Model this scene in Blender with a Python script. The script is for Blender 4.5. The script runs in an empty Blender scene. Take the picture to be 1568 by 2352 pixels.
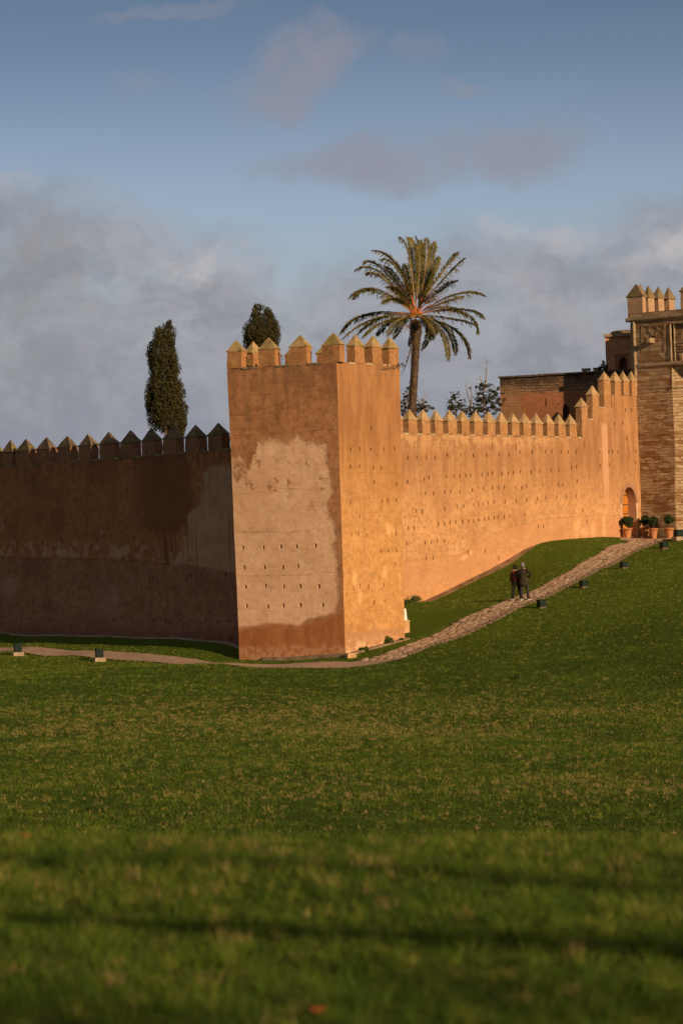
import bpy, math, random
import numpy as np
from mathutils import Vector, Matrix, noise as mnoise
C = bpy.context.scene
COL = C.collection
R = math.radians
random.seed(7)
rng = np.random.default_rng(11)

# ------------------------------------------------------------------ camera
EYE = 4.84
FPX = 6500.0                       # focal length in units of a 1568 x 2352 picture
cam_data = bpy.data.cameras.new("camera")
cam = bpy.data.objects.new("camera", cam_data)
COL.objects.link(cam)
cam_data.sensor_fit = 'VERTICAL'
cam_data.sensor_height = 36.0
cam_data.lens = FPX / 2352 * 36
cam_data.clip_start = 0.5
cam_data.clip_end = 9000
CAM_M = (Matrix.Translation((0, 0, EYE)) @ Matrix.Rotation(R(90 + 0.622), 4, 'X') @ Matrix.Rotation(-0.031, 4, 'Z'))
cam.matrix_world = CAM_M
cam_data.dof.use_dof = True
cam_data.dof.focus_distance = 127
cam_data.dof.aperture_fstop = 3.6
C.camera = cam

# ------------------------------------------------------------------ sun, sky, exposure
SUN_EL, SUN_TH = R(17.0), R(37.0)
TRAVEL = Vector((-math.sin(SUN_TH) * math.cos(SUN_EL), math.cos(SUN_TH) * math.cos(SUN_EL), -math.sin(SUN_EL)))
sun_d = bpy.data.lights.new("sun", 'SUN')
sun = bpy.data.objects.new("sun", sun_d)
COL.objects.link(sun)
sun_d.energy = 4.7
sun_d.angle = R(0.53)
sun_d.color = (1.0, 0.70, 0.40)
sun.rotation_euler = TRAVEL.to_track_quat('-Z', 'Y').to_euler()
C.view_settings.view_transform = 'Standard'
C.view_settings.look = 'None'
C.view_settings.exposure = 0.0
C.view_settings.gamma = 1.0


class NG:
    """small helper to write node graphs"""
    def __init__(s, nt):
        s.nt = nt
        nt.nodes.clear()

    def node(s, t, **kw):
        n = s.nt.nodes.new(t)
        for k, v in kw.items():
            setattr(n, k, v)
        return n

    def put(s, sock, v):
        if v is None:
            return
        if isinstance(v, bpy.types.NodeSocket):
            s.nt.links.new(v, sock)
        else:
            if sock.type == 'RGBA' and len(v) == 3:
                v = (*v, 1)
            sock.default_value = v

    def m(s, op, a, b=None, c=None, clamp=False):
        n = s.node('ShaderNodeMath', operation=op, use_clamp=clamp)
        for i, v in enumerate((a, b, c)):
            s.put(n.inputs[i], v)
        return n.outputs[0]

    def vm(s, op, a, b=None):
        n = s.node('ShaderNodeVectorMath', operation=op)
        s.put(n.inputs[0], a)
        s.put(n.inputs[1], b)
        return n.outputs[0]

    def mix(s, f, a, b, mode='MIX'):
        n = s.node('ShaderNodeMix', data_type='RGBA', blend_type=mode)
        n.clamp_factor = True
        s.put(n.inputs[0], f)
        s.put(n.inputs[6], a)
        s.put(n.inputs[7], b)
        return n.outputs[2]

    def sm(s, x, lo, hi, to0=0.0, to1=1.0, kind='SMOOTHSTEP'):
        n = s.node('ShaderNodeMapRange', interpolation_type=kind)
        s.put(n.inputs[0], x)
        n.inputs[1].default_value = lo
        n.inputs[2].default_value = hi
        n.inputs[3].default_value = to0
        n.inputs[4].default_value = to1
        return n.outputs[0]

    def noise(s, vec, scale, detail=4, rough=0.55, dist=0.0, color=False):
        n = s.node('ShaderNodeTexNoise')
        s.put(n.inputs['Vector'], vec)
        n.inputs['Scale'].default_value = scale
        n.inputs['Detail'].default_value = detail
        n.inputs['Roughness'].default_value = rough
        n.inputs['Distortion'].default_value = dist
        return n.outputs[1 if color else 0]

    def vor(s, vec, scale, feature='F1', out=0, rand=1.0):
        n = s.node('ShaderNodeTexVoronoi', feature=feature)
        s.put(n.inputs['Vector'], vec)
        n.inputs['Scale'].default_value = scale
        n.inputs['Randomness'].default_value = rand
        return n.outputs[out]

    def scale(s, vec, x, y, z, loc=(0, 0, 0)):
        n = s.node('ShaderNodeMapping')
        s.put(n.inputs[0], vec)
        n.inputs[1].default_value = loc
        n.inputs[3].default_value = (x, y, z)
        return n.outputs[0]

    def sep(s, vec):
        n = s.node('ShaderNodeSeparateXYZ')
        s.put(n.inputs[0], vec)
        return n.outputs

    def com(s, x, y, z):
        n = s.node('ShaderNodeCombineXYZ')
        for i, v in enumerate((x, y, z)):
            s.put(n.inputs[i], v)
        return n.outputs[0]

    def curve(s, x, pts):
        """piecewise linear y(x) for arbitrary ranges"""
        xs = [p[0] for p in pts]
        ys = [p[1] for p in pts]
        x0, x1, y0, y1 = min(xs), max(xs), min(ys), max(ys)
        if y1 - y0 < 1e-6:
            y1 = y0 + 1
        t = s.sm(x, x0, x1, kind='LINEAR')
        n = s.node('ShaderNodeFloatCurve')
        cv = n.mapping.curves[0]
        nn = [((a - x0) / (x1 - x0), (b - y0) / (y1 - y0)) for a, b in pts]
        while len(cv.points) < len(nn):
            cv.points.new(0.5, 0.5)
        for p, q in zip(cv.points, nn):
            p.location = q
            p.handle_type = 'VECTOR'
        n.mapping.update()
        s.put(n.inputs[1], t)
        return s.sm(n.outputs[0], 0, 1, y0, y1, kind='LINEAR')


# world: physical sky, tinted, with soft cloud banks fixed to compass directions
world = bpy.data.worlds.new("World")
C.world = world
world.use_nodes = True
g = NG(world.node_tree)
sky = g.node('ShaderNodeTexSky', sky_type='NISHITA')
sky.sun_disc = False
sky.sun_elevation = SUN_EL
sky.sun_rotation = math.pi - SUN_TH
sky.altitude = 50
sky.air_density = 1.0
sky.dust_density = 0.6
sky.ozone_density = 2.0
tc = g.node('ShaderNodeTexCoord')
X, Y, Z = g.sep(tc.outputs['Generated'])
ay = g.m('MAXIMUM', g.m('ABSOLUTE', Y), 0.02)
U = g.m('MULTIPLY', g.m('DIVIDE', X, ay), 6.5)
V = g.m('MULTIPLY', g.m('DIVIDE', Z, ay), 6.5)


def skydir(px, py):
    d = CAM_M.to_3x3() @ Vector(((px - 784) / FPX, (1176 - py) / FPX, -1))
    return d.x / d.y * 6.5, d.z / d.y * 6.5


uv = g.com(U, V, 0)
dn = g.noise(uv, 3.2, 7, 0.6, color=True)
du = g.vm('MULTIPLY', g.vm('SUBTRACT', dn, (0.5, 0.5, 0.5)), (0.36, 0.24, 0))
uvd = g.vm('ADD', uv, du)
Ud, Vd, _ = g.sep(uvd)


def blob(px, py, rx, ry, lo=-0.25, hi=1.0, amp=1.0):
    rx, ry, lo, hi = rx * 1.05, ry * 1.05, -.2, 1.0
    cx, cy = skydir(px, py)
    a = g.m('DIVIDE', g.m('SUBTRACT', Ud, cx), rx / 1000)
    b = g.m('DIVIDE', g.m('SUBTRACT', Vd, cy), ry / 1000)
    e = g.m('SUBTRACT', 1.0, g.m('ADD', g.m('MULTIPLY', a, a), g.m('MULTIPLY', b, b)))
    return g.sm(e, lo, hi, 0, amp)


def mx(lst):
    r = lst[0]
    for q in lst[1:]:
        r = g.m('MAXIMUM', r, q)
    return r


# the two small mauve clouds and faint wisps
small = mx([blob(700, 150, 115, 85, 0, 0.9, .8), blob(615, 205, 130, 60, 0, 0.9, .7), blob(740, 120, 110, 70, 0, .9, .7), blob(930, 125, 70, 40, 0, .9, .3),
            blob(860, 365, 300, 85, 0, .9, .8), blob(1200, 330, 180, 85, 0, .9, .75), blob(1000, 330, 160, 60, 0, .9, .6), blob(1075, 205, 85, 22, 0, .9, .45),
            blob(340, 190, 75, 40, 0, .9, .22), blob(430, 8, 220, 22, 0, .9, .4)])
bank = mx([blob(40, 620, 420, 260, 0, .8, .95), blob(280, 640, 330, 190, 0, .8, .95), blob(430, 700, 260, 150, 0, .8, 1.0),
           blob(1200, 700, 560, 210, 0, .7, .95), blob(950, 700, 330, 140, 0, .7, .9), blob(1500, 640, 300, 190, 0, .7, .95)])
low = g.sm(V, .42, .70, 1, 0)
bright = mx([blob(450, 605, 105, 55, 0, 1, .8), blob(500, 590, 60, 40, 0, 1, .6), blob(1540, 575, 95, 50, 0, 1, .8), blob(1300, 535, 60, 50, 0, 1, .45),
             blob(1185, 500, 70, 30, 0, 1, .4), blob(250, 430, 60, 40, 0, 1, .3), blob(20, 400, 60, 50, 0, 1, .3)])
fn = g.noise(uv, 7.0, 6, 0.62)
fm = g.sm(fn, .28, .62)
K = 0.10
skyc = g.mix(1.0, sky.outputs[0], (0.80, 0.71, 0.79), 'MULTIPLY')
skyc = g.mix(g.sm(V, .72, 1.30), skyc, g.mix(1.0, skyc, (.56, .61, .62), 'MULTIPLY'))
SKY_K = 0.105


def cl(r, gg, b):      # cloud radiance given as seen, divided by the background strength
    return (r / SKY_K, gg / SKY_K, b / SKY_K)


small_f = g.m('MULTIPLY', small, g.sm(fn, .25, .58, .45, .92))
c1 = g.mix(small_f, skyc, cl(.285, .275, .325))
bn = g.noise(g.scale(uvd, 1, 1.6, 1), 5.5, 8, .62)
bankcol = g.mix(g.sm(bn, .36, .64), cl(.275, .282, .318), cl(.375, .370, .398))
bankcol = g.mix(g.sm(U, -.40, -.80, 0, .7), bankcol, cl(.245, .247, .262))
both = g.m('MAXIMUM', bank, low)
c2 = g.mix(g.m('MULTIPLY', both, g.sm(fn, .30, .56, .58, 1.0)), c1, bankcol)
c2 = g.mix(g.m('MULTIPLY', g.sm(V, .60, .15, 0, .75), 1.0), c2, cl(.270, .290, .350))
c3 = g.mix(g.m('MULTIPLY', bright, g.sm(fn, .36, .6)), c2, cl(.52, .49, .50))
# neutral cloud added overhead, out of view, to make the ambient light less blue
c3 = g.mix(g.sm(Z, .21, .34), c3, g.mix(g.sm(fn, .3, .6), cl(.150, .138, .130), cl(.185, .168, .155)))
bg = g.node('ShaderNodeBackground')
g.put(bg.inputs[0], c3)
bg.inputs[1].default_value = SKY_K
wo = g.node('ShaderNodeOutputWorld')
g.nt.links.new(bg.outputs[0], wo.inputs[0])


# ------------------------------------------------------------------ geometry helpers
def ray(px, py):
    d = CAM_M.to_3x3() @ Vector(((px - 784) / FPX, (1176 - py) / FPX, -1))
    return d


def at(px, py, D):
    d = ray(px, py)
    k = D / d.y
    return Vector((d.x * k, D, EYE + d.z * k))


class MB:
    """collects faces; build() links them as one mesh object"""
    def __init__(s):
        s.v, s.f, s.mi, s.uv = [], [], [], []

    def add(s, verts, faces, mi=0, uvs=None):
        o = len(s.v)
        s.v += [tuple(p) for p in verts]
        for f in faces:
            s.f.append(tuple(i + o for i in f))
            s.mi.append(mi)
            if uvs is None:
                s.uv += [(0.0, 0.0)] * len(f)
            else:
                s.uv += [uvs[i] for i in f]
        return s

    def box(s, c, size, rz=0, mi=0, rot=None):
        x, y, z = [q / 2 for q in size]
        M = rot or Matrix.Rotation(rz, 3, 'Z')
        c = Vector(c)
        vs = [c + M @ Vector((a, b, d)) for a in (-x, x) for b in (-y, y) for d in (-z, z)]
        s.add(vs, [(0, 1, 3, 2), (4, 6, 7, 5), (0, 4, 5, 1), (2, 3, 7, 6), (0, 2, 6, 4), (1, 5, 7, 3)], mi)
        return s

    def tube(s, pts, rad, n=8, mi=0, cap=True):
        pts = [Vector(p) for p in pts]
        if not hasattr(rad, '__len__'):
            rad = [rad] * len(pts)
        vs, fs = [], []
        prev = None
        for i, p in enumerate(pts):
            t = (pts[min(i + 1, len(pts) - 1)] - pts[max(i - 1, 0)]).normalized()
            if prev is None:
                a = t.orthogonal().normalized()
            else:
                a = (prev - t * prev.dot(t)).normalized()
            prev = a
            b = t.cross(a)
            for k in range(n):
                w = 2 * math.pi * k / n
                vs.append(p + (a * math.cos(w) + b * math.sin(w)) * rad[i])
        for i in range(len(pts) - 1):
            for k in range(n):
                k2 = (k + 1) % n
                fs.append((i * n + k, i * n + k2, (i + 1) * n + k2, (i + 1) * n + k))
        if cap:
            fs.append(tuple(range(n))[::-1])
            fs.append(tuple(range((len(pts) - 1) * n, len(pts) * n)))
        s.add(vs, fs, mi)
        return s

    def rings(s, rings, n=12, mi=0, cap=True, M=None):
        """rings: (cx, cy, z, rx, ry)"""
        vs, fs = [], []
        for (cx, cy, z, rx, ry) in rings:
            for k in range(n):
                w = 2 * math.pi * k / n
                p = Vector((cx + rx * math.cos(w), cy + ry * math.sin(w), z))
                vs.append(M @ p if M else p)
        for i in range(len(rings) - 1):
            for k in range(n):
                k2 = (k + 1) % n
                fs.append((i * n + k, i * n + k2, (i + 1) * n + k2, (i + 1) * n + k))
        if cap:
            fs.append(tuple(range(n))[::-1])
            fs.append(tuple(range((len(rings) - 1) * n, len(rings) * n)))
        s.add(vs, fs, mi)
        return s

    def build(s, name, mats, parent=None, smooth=False, origin=None):
        me = bpy.data.meshes.new(name)
        o = Vector(parent['_org']) if parent is not None and '_org' in parent else Vector((0, 0, 0))
        if origin is not None:
            o = Vector(origin)
        me.from_pydata([(a - o.x, b - o.y, c - o.z) for a, b, c in s.v], [], s.f)
        ul = me.uv_layers.new(name='UVMap')
        ul.data.foreach_set('uv', np.array(s.uv, dtype=np.float32).ravel())
        if not isinstance(mats, (list, tuple)):
            mats = [mats]
        for m in mats:
            me.materials.append(m)
        me.polygons.foreach_set('material_index', s.mi)
        if smooth:
            me.polygons.foreach_set('use_smooth', [True] * len(s.f))
        me.update()
        ob = bpy.data.objects.new(name, me)
        COL.objects.link(ob)
        if parent is not None:
            ob.parent = parent
            if origin is not None and '_org' in parent:
                ob.location = o - Vector(parent['_org'])
            elif '_org' not in parent:
                pass
            ob['_org'] = tuple(o)
        elif origin is not None:
            ob.location = o
            ob['_org'] = tuple(o)
        return ob


def fast_mesh(name, V, F, mat, kind=None, parent=None, origin=(0, 0, 0), smooth=False):
    """numpy mesh, faces all with the same vertex count"""
    V = np.asarray(V, dtype=np.float32) - np.array(origin, dtype=np.float32)
    F = np.asarray(F, dtype=np.int32)
    me = bpy.data.meshes.new(name)
    n = F.shape[1]
    me.vertices.add(len(V))
    me.vertices.foreach_set('co', V.ravel())
    me.loops.add(F.size)
    me.loops.foreach_set('vertex_index', F.ravel())
    me.polygons.add(len(F))
    me.polygons.foreach_set('loop_start', np.arange(len(F), dtype=np.int32) * n)
    me.materials.append(mat)
    if smooth:
        me.polygons.foreach_set('use_smooth', np.ones(len(F), dtype=bool))
    me.update(calc_edges=True)
    ob = bpy.data.objects.new(name, me)
    COL.objects.link(ob)
    if parent is not None:
        ob.parent = parent
        ob.location = Vector(origin) - Vector(parent['_org'])
    else:
        ob.location = origin
    ob['_org'] = tuple(origin)
    if kind:
        ob['kind'] = kind
    return ob


def thing(name, label, cat, loc=(0, 0, 0), group=None):
    o = bpy.data.objects.new(name, None)
    COL.objects.link(o)
    o.empty_display_size = 0.3
    o.location = loc
    o['_org'] = tuple(loc)
    o['label'] = label
    o['category'] = cat
    if group:
        o['group'] = group
    return o


def tag(o, label, cat, group=None):
    o['label'] = label
    o['category'] = cat
    if group:
        o['group'] = group
    return o


def copy_tree(root, delta, label=None):
    def rec(o, par):
        c = o.copy()
        COL.objects.link(c)
        c.parent = par
        for ch in list(o.children):
            rec(ch, c)
        return c
    r = rec(root, None)
    r.location = Vector(root.location) + Vector(delta)
    if label:
        r['label'] = label
    return r


def wob(p, amp=0.03, sc=0.35):
    p = Vector(p)
    a = mnoise.noise_vector(p * sc)
    b = mnoise.noise_vector(p * sc * 3.7 + Vector((5, 3, 1)))
    return p + (a * 0.7 + b * 0.3) * amp


# ------------------------------------------------------------------ materials
def new_mat(name):
    m = bpy.data.materials.new(name)
    m.use_nodes = True
    return m, NG(m.node_tree)


def finish(g, col, rough=0.9, bump=None, strength=0.4, dist=0.03, spec=0.25, trans=None):
    b = g.node('ShaderNodeBsdfPrincipled')
    g.put(b.inputs['Base Color'], col)
    g.put(b.inputs['Roughness'], rough)
    b.inputs['Specular IOR Level'].default_value = spec
    if bump is not None:
        bn = g.node('ShaderNodeBump')
        bn.inputs['Strength'].default_value = strength
        bn.inputs['Distance'].default_value = dist
        g.put(bn.inputs['Height'], bump)
        g.nt.links.new(bn.outputs[0], b.inputs['Normal'])
    o = g.node('ShaderNodeOutputMaterial')
    if trans is not None:
        t = g.node('ShaderNodeBsdfTranslucent')
        g.put(t.inputs[0], trans[0])
        mxs = g.node('ShaderNodeMixShader')
        mxs.inputs[0].default_value = trans[1]
        g.nt.links.new(b.outputs[0], mxs.inputs[1])
        g.nt.links.new(t.outputs[0], mxs.inputs[2])
        g.nt.links.new(mxs.outputs[0], o.inputs[0])
    else:
        g.nt.links.new(b.outputs[0], o.inputs[0])


def simple(name, col, col2=None, sc=6.0, rough=0.8, bump=0.0, spec=0.25, trans=None, bsc=25):
    m, g = new_mat(name)
    t = g.node('ShaderNodeTexCoord').outputs['Object']
    c = col
    if col2 is not None:
        c = g.mix(g.sm(g.noise(t, sc, 5, .6), .35, .65), col, col2)
    finish(g, c, rough, g.noise(t, bsc, 4, .6) if bump else None, bump, 0.02, spec, trans)
    return m


def plaster_core(g, uvw, base, pale, dark, seed=0.0, lines=True):
    """rammed earth render: blotches, rain streaks, lift lines, pits. returns colour, height"""
    p = g.scale(uvw, 1, 1, 1, (seed, seed * .7, 0))
    big = g.noise(p, .33, 5, .6)
    mid = g.noise(p, 1.1, 6, .65)
    fine = g.noise(p, 9, 5, .7)
    streak = g.noise(g.scale(p, 1.6, .22, 1), 1.5, 5, .62)
    c = g.mix(g.sm(mid, .34, .68), base, pale)
    c = g.mix(g.sm(big, .48, .68, 0, .65), c, dark)
    c = g.mix(g.sm(streak, .52, .72, 0, .60), c, dark)
    c = g.mix(g.sm(streak, .44, .26, 0, .32), c, pale)
    c = g.mix(g.sm(fine, .3, .7, .0, .30), c, dark)
    gr = g.noise(p, 3.6, 6, .72)
    c = g.mix(g.sm(gr, .48, .64, 0, .75), c, dark)
    c = g.mix(g.sm(gr, .46, .32, 0, .8), c, pale)
    sp = g.vor(p, 7.5, out=0)
    spm = g.m('MULTIPLY', g.sm(sp, .02, .24, 1, 0), g.sm(g.noise(p, 2.6, 3), .42, .6))
    c = g.mix(g.m('MULTIPLY', spm, .75), c, (0.12, .055, .025))
    h = g.m('ADD', g.m('MULTIPLY', mid, .7), g.m('MULTIPLY', fine, .35))
    h = g.m('SUBTRACT', h, g.m('MULTIPLY', spm, .5))
    if lines:
        _, y, _ = g.sep(g.vm('ADD', p, g.vm('MULTIPLY', g.noise(p, .7, 3, color=True), (0, .22, 0))))
        fr = g.m('PINGPONG', y, .425)
        ln = g.m('MULTIPLY', g.sm(fr, 0.0, .035, 1, 0), g.sm(g.noise(p, .8, 4, .65), .42, .6))
        c = g.mix(g.m('MULTIPLY', ln, .6), c, dark)
        gb = g.m('MULTIPLY', g.sm(g.noise(g.scale(p, .7, 1, 1), 1.3, 6, .72), .56, .68), .55)
        c = g.mix(gb, c, g.mix(.5, dark, (.26, .20, .14)))
        h = g.m('SUBTRACT', h, g.m('MULTIPLY', ln, .35))
    return c, h, (p, big, mid, fine, streak)
# ------------------------------------------------------------------ planes of the main faces
class Face:
    """a vertical wall plane; a(z), b(z) give its two upright edges"""
    def __init__(s, a, b, z0=0, inset=None):
        s.A, s.B, s.z0 = a, b, z0
        p, q = a(z0), b(z0)
        s.W = (q - p).length
        s.d = (q - p) / s.W
        s.n = Vector((s.d.y, -s.d.x, 0))       # outward (camera side) when a is left of b

    def uv(s, px, py):
        d = ray(px, py)
        o = Vector((0, 0, EYE))
        z = 4.0
        for _ in range(4):
            p, q = s.A(z), s.B(z)
            dd = (q - p).normalized()
            nn = Vector((dd.y, -dd.x, 0))
            t = (p - o).dot(nn) / d.dot(nn)
            h = o + d * t
            z = h.z
        p, q = s.A(z), s.B(z)
        return (h - p).dot((q - p).normalized()) / (q - p).length * s.W, z

    def P(s, u, z):
        return s.A(z).lerp(s.B(z), u / s.W)


def line_face(x0, y0, dx, dy, W, batter=0.01):
    d = Vector((dx, dy, 0)).normalized()
    n = Vector((d.y, -d.x, 0))
    if n.y > 0:
        n = -n

    def A(z):
        return Vector((x0, y0, z)) - n * batter * z

    def B(z):
        return A(z) + d * W
    return Face(A, B)


# tower plan
TW, TR = 5.26, 4.65
TL = Vector((-0.870, 0.492, 0))
TRd = Vector((0.562, 0.827, 0))
P1 = at(793, 1508, 120.0)
P1.z = 0
P0 = P1 + TL * TW
P2 = P1 + TRd * TR
P3 = P0 + TRd * TR
TC = (P0 + P1 + P2 + P3) / 4


LEAN = [Vector((-.012, 0, 0)), Vector((.0, -.003, 0)), Vector((.012, .0, 0)), Vector((0, .010, 0))]


def corner(P, k=0.0):
    ln = LEAN[[(P - q).length < .01 for q in (P0, P1, P2, P3)].index(True)]

    def f(z):
        v = P + ln * z
        return Vector((v.x, v.y, z))
    return f


F_TL = Face(corner(P0), corner(P1))
F_TR = Face(corner(P1), corner(P2))
F_TB = Face(corner(P2), corner(P3))
F_TS = Face(corner(P3), corner(P0))
LD = Vector((-.588, .809, 0))
LW0 = Vector((-4.513, 124.3, 0))
LSTART, LEND = -3.0, 36.0
LA = LW0 + LD * LEND
F_L = line_face(LA.x, LA.y, -LD.x, -LD.y, LEND - LSTART, .008)     # u runs left -> right (towards the tower)
RD = Vector((.588, .809, 0))
RW0 = Vector((3.1, 138, 0))
RSTART, REND = -9.0, 25.0
RA = RW0 + RD * RSTART
F_R = line_face(RA.x, RA.y, RD.x, RD.y, REND - RSTART, .006)
L_TOP, R_TOP, T_TOP = 9.11, 10.07, 12.5


def pos_z(Z, sc, off, div=1.742):
    """zoomed picture -> picture units"""
    return lambda x, y: ((off[0] + x / sc) / div, (off[1] + y / sc) / div)


z1 = pos_z(0, 1568 / 950, (0, 1650))
z2 = pos_z(0, 1568 / 850, (850, 1250))
z3 = pos_z(0, 1568 / 850, (850, 2050))
z4 = pos_z(0, 1568 / 1000, (1550, 1450))
z5 = pos_z(0, 1517 / 400, (2331, 1080))
z6 = pos_z(0, 1517 / 400, (2331, 1680))
z8 = pos_z(0, 1568 / 650, (1330, 900))


def holes(F, zf, pts, w, h):
    out = []
    for q in pts:
        u, z = F.uv(*zf(q[0], q[1]))
        ww, hh = (q[2], q[3]) if len(q) > 2 else (w, h)
        k = random.uniform(.85, 1.15)
        out.append((u - ww * k / 2, u + ww * k / 2, z - hh / 2, z + hh / 2))
    return out


def panel(mb, F, u0, u1, zb, zt, hl, depth=.28, cell=.42, mi=0, amp=.035, skip=None, reveal=True):
    us = list(np.linspace(u0, u1, max(2, int((u1 - u0) / cell) + 1)))
    zs = list(np.linspace(zb, zt, max(2, int((zt - zb) / cell) + 1)))
    hl = [h for h in hl if h[0] > u0 + .02 and h[1] < u1 - .02 and h[2] > zb and h[3] < zt - .02]
    for h in hl:
        us += [h[0], h[1]]
        zs += [h[2], h[3]]
    if skip:
        us += [skip[0], skip[1]]
        zs += [skip[2], skip[3]]

    def uniq(a):
        a = sorted(a)
        r = [a[0]]
        for q in a[1:]:
            if q - r[-1] > 1e-4:
                r.append(q)
        return r
    us, zs = uniq(us), uniq(zs)
    HA = np.array(hl) if hl else np.zeros((0, 4))
    idx = {}
    vs, fs, uvs = [], [], []

    def vert(i, j):
        k = (i, j)
        if k not in idx:
            p = wob(F.P(us[i], zs[j]), amp)
            idx[k] = len(vs)
            vs.append(p)
            uvs.append((us[i], zs[j]))
        return idx[k]
    for j in range(len(zs) - 1):
        zc = (zs[j] + zs[j + 1]) / 2
        rowh = HA[(HA[:, 2] < zc) & (HA[:, 3] > zc)] if len(HA) else HA
        for i in range(len(us) - 1):
            uc = (us[i] + us[i + 1]) / 2
            if len(rowh) and np.any((rowh[:, 0] < uc) & (rowh[:, 1] > uc)):
                continue
            if skip and skip[0] < uc < skip[1] and skip[2] < zc < skip[3]:
                continue
            fs.append((vert(i, j), vert(i + 1, j), vert(i + 1, j + 1), vert(i, j + 1)))
    mb.add(vs, fs, mi, uvs)
    for (a, b, c, d) in hl:
        q = [wob(F.P(*t), amp) for t in ((a, c), (b, c), (b, d), (a, d))]
        k = [p - F.n * depth for p in q]
        t = [(a, c), (b, c), (b, d), (a, d)] * 2
        mb.add(q + k, [(0, 4, 5, 1), (1, 5, 6, 2), (2, 6, 7, 3), (3, 7, 4, 0), (4, 7, 6, 5)], mi, t)


def merlon(parent, base, d, n, w, t, z, hb, hc, mats, group_uv=0, over=.035, kidx=0):
    """merlon body with a pyramid cap as its child. base = centre of the front edge on the wall face, n outward"""
    mb = MB()
    nz, nx = 4, 3
    c0 = base
    corners = [c0 - d * w / 2, c0 + d * w / 2, c0 + d * w / 2 - n * t, c0 - d * w / 2 - n * t]
    for e in range(4):
        a, b = corners[e], corners[(e + 1) % 4]
        vs, uvs, fs = [], [], []
        L = (b - a).length
        for j in range(nz + 1):
            zz = z + hb * j / nz
            tap = .012 * j / nz
            for i in range(nx + 1):
                p = a.lerp(b, i / nx)
                p = p + (((corners[0] + corners[2]) / 2) - p) * tap
                p = Vector((p.x, p.y, zz))
                vs.append(wob(p, .055, 1.1))
                uvs.append((a.x * 3 + e * 2.7 + L * i / nx, zz))
        for j in range(nz):
            for i in range(nx):
                k = j * (nx + 1) + i
                fs.append((k, k + 1, k + nx + 2, k + nx + 1))
        mb.add(vs, fs, 0, uvs)
    body = mb.build('merlon', mats[0], parent)
    cb = MB()
    cc = (corners[0] + corners[2]) / 2
    top = Vector((cc.x + random.uniform(-.02, .02), cc.y + random.uniform(-.02, .02), z + hb + hc + random.uniform(-.05, .04)))
    zc = z + hb - .012
    q = []
    for c in corners:
        o = (c - cc).normalized() * over * 1.4
        q.append(Vector((c.x + o.x, c.y + o.y, zc)))
    rows = []
    lv = [(0, 0), (0.0, .045), (.12, .12), (.4, .42), (.7, .74), (.93, .97)]
    for (s_, hz) in lv:
        row = []
        for e in range(4):
            for i in range(3):
                p = q[e].lerp(q[(e + 1) % 4], i / 3)
                p = p.lerp(Vector((cc.x, cc.y, p.z)), s_)
                p.z = zc + hz * (hc if hz > .05 else 1) + (0 if hz > .05 else 0)
                row.append(wob(p, .045, 2.2))
        rows.append(row)
    vs = [p for r in rows for p in r] + [top]
    fs = []
    n_ = 12
    for j in range(len(rows) - 1):
        for i in range(n_):
            fs.append((j * n_ + i, j * n_ + (i + 1) % n_, (j + 1) * n_ + (i + 1) % n_, (j + 1) * n_ + i))
    k = (len(rows) - 1) * n_
    for i in range(n_):
        fs.append((k + i, k + (i + 1) % n_, len(vs) - 1))
    fs.append(tuple(range(n_))[::-1])
    cb.add(vs, fs, 0)
    cb.build('cap', mats[1], body)
    return body


def ledge(parent, F, u0, u1, z, t, mat, proud=.04):
    mb = MB()
    n = max(2, int((u1 - u0) / .15))
    vs, fs = [], []
    for i in range(n + 1):
        u = u0 + (u1 - u0) * i / n
        p = F.P(u, z)
        a = p + F.n * (proud + random.uniform(-.012, .012))
        b = p - F.n * (t - .02)
        lo, hi = -.035 + random.uniform(-.01, .01), .04 + random.uniform(-.012, .012)
        for w, h in ((a, lo), (a, hi), (b, hi + .01), (b, -.05)):
            vs.append(Vector((w.x, w.y, z + h)))
    for i in range(n):
        k = i * 4
        for e in range(4):
            fs.append((k + e, k + 4 + e, k + 4 + (e + 1) % 4, k + (e + 1) % 4))
    fs.append((0, 1, 2, 3))
    fs.append((n * 4 + 3, n * 4 + 2, n * 4 + 1, n * 4))
    mb.add(vs, fs, 0)
    return mb.build('ledge', mat, parent)


# ------------------------------------------------------------------ terrain
CP = []


def cp(px, py, D, dz=0.0):
    p = at(px, py, D)
    CP.append((p.x, p.y, p.z + dz))
    return p


PATH_L = [(-150, 1484, 139), (0, 1492, 136), (150, 1501, 131), (350, 1515, 125), (550, 1524, 119.5), (700, 1527, 117), (815, 1525, 116)]
PATH_R = [(890, 1511, 117.8), (950, 1489, 119.8), (1031, 1457, 123.0), (1100, 1421, 126.6), (1195, 1380, 131.3), (1300, 1330, 137), (1400, 1277, 145.0), (1470, 1249, 150.2), (1525, 1238, 152.5)]
path_l = [cp(*q) for q in PATH_L]
path_r = [cp(*q) for q in PATH_R]
for q in [(793, 1508, 120.0), (550, 1511, 122.95), (930, 1470, 123.8)]:
    cp(*q)
for px, py in [(0, 1450), (175, 1457), (350, 1464), (520, 1473)]:
    u, z = F_L.uv(px, py)
    p = F_L.P(u, z)
    CP.append((p.x, p.y, z))
for px, py in [(935, 1393), (1050, 1345), (1150, 1297), (1240, 1246), (1300, 1238), (1380, 1235), (1450, 1235)]:
    u, z = F_R.uv(px, py)
    p = F_R.P(u, z)
    CP.append((p.x, p.y, z))
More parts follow.
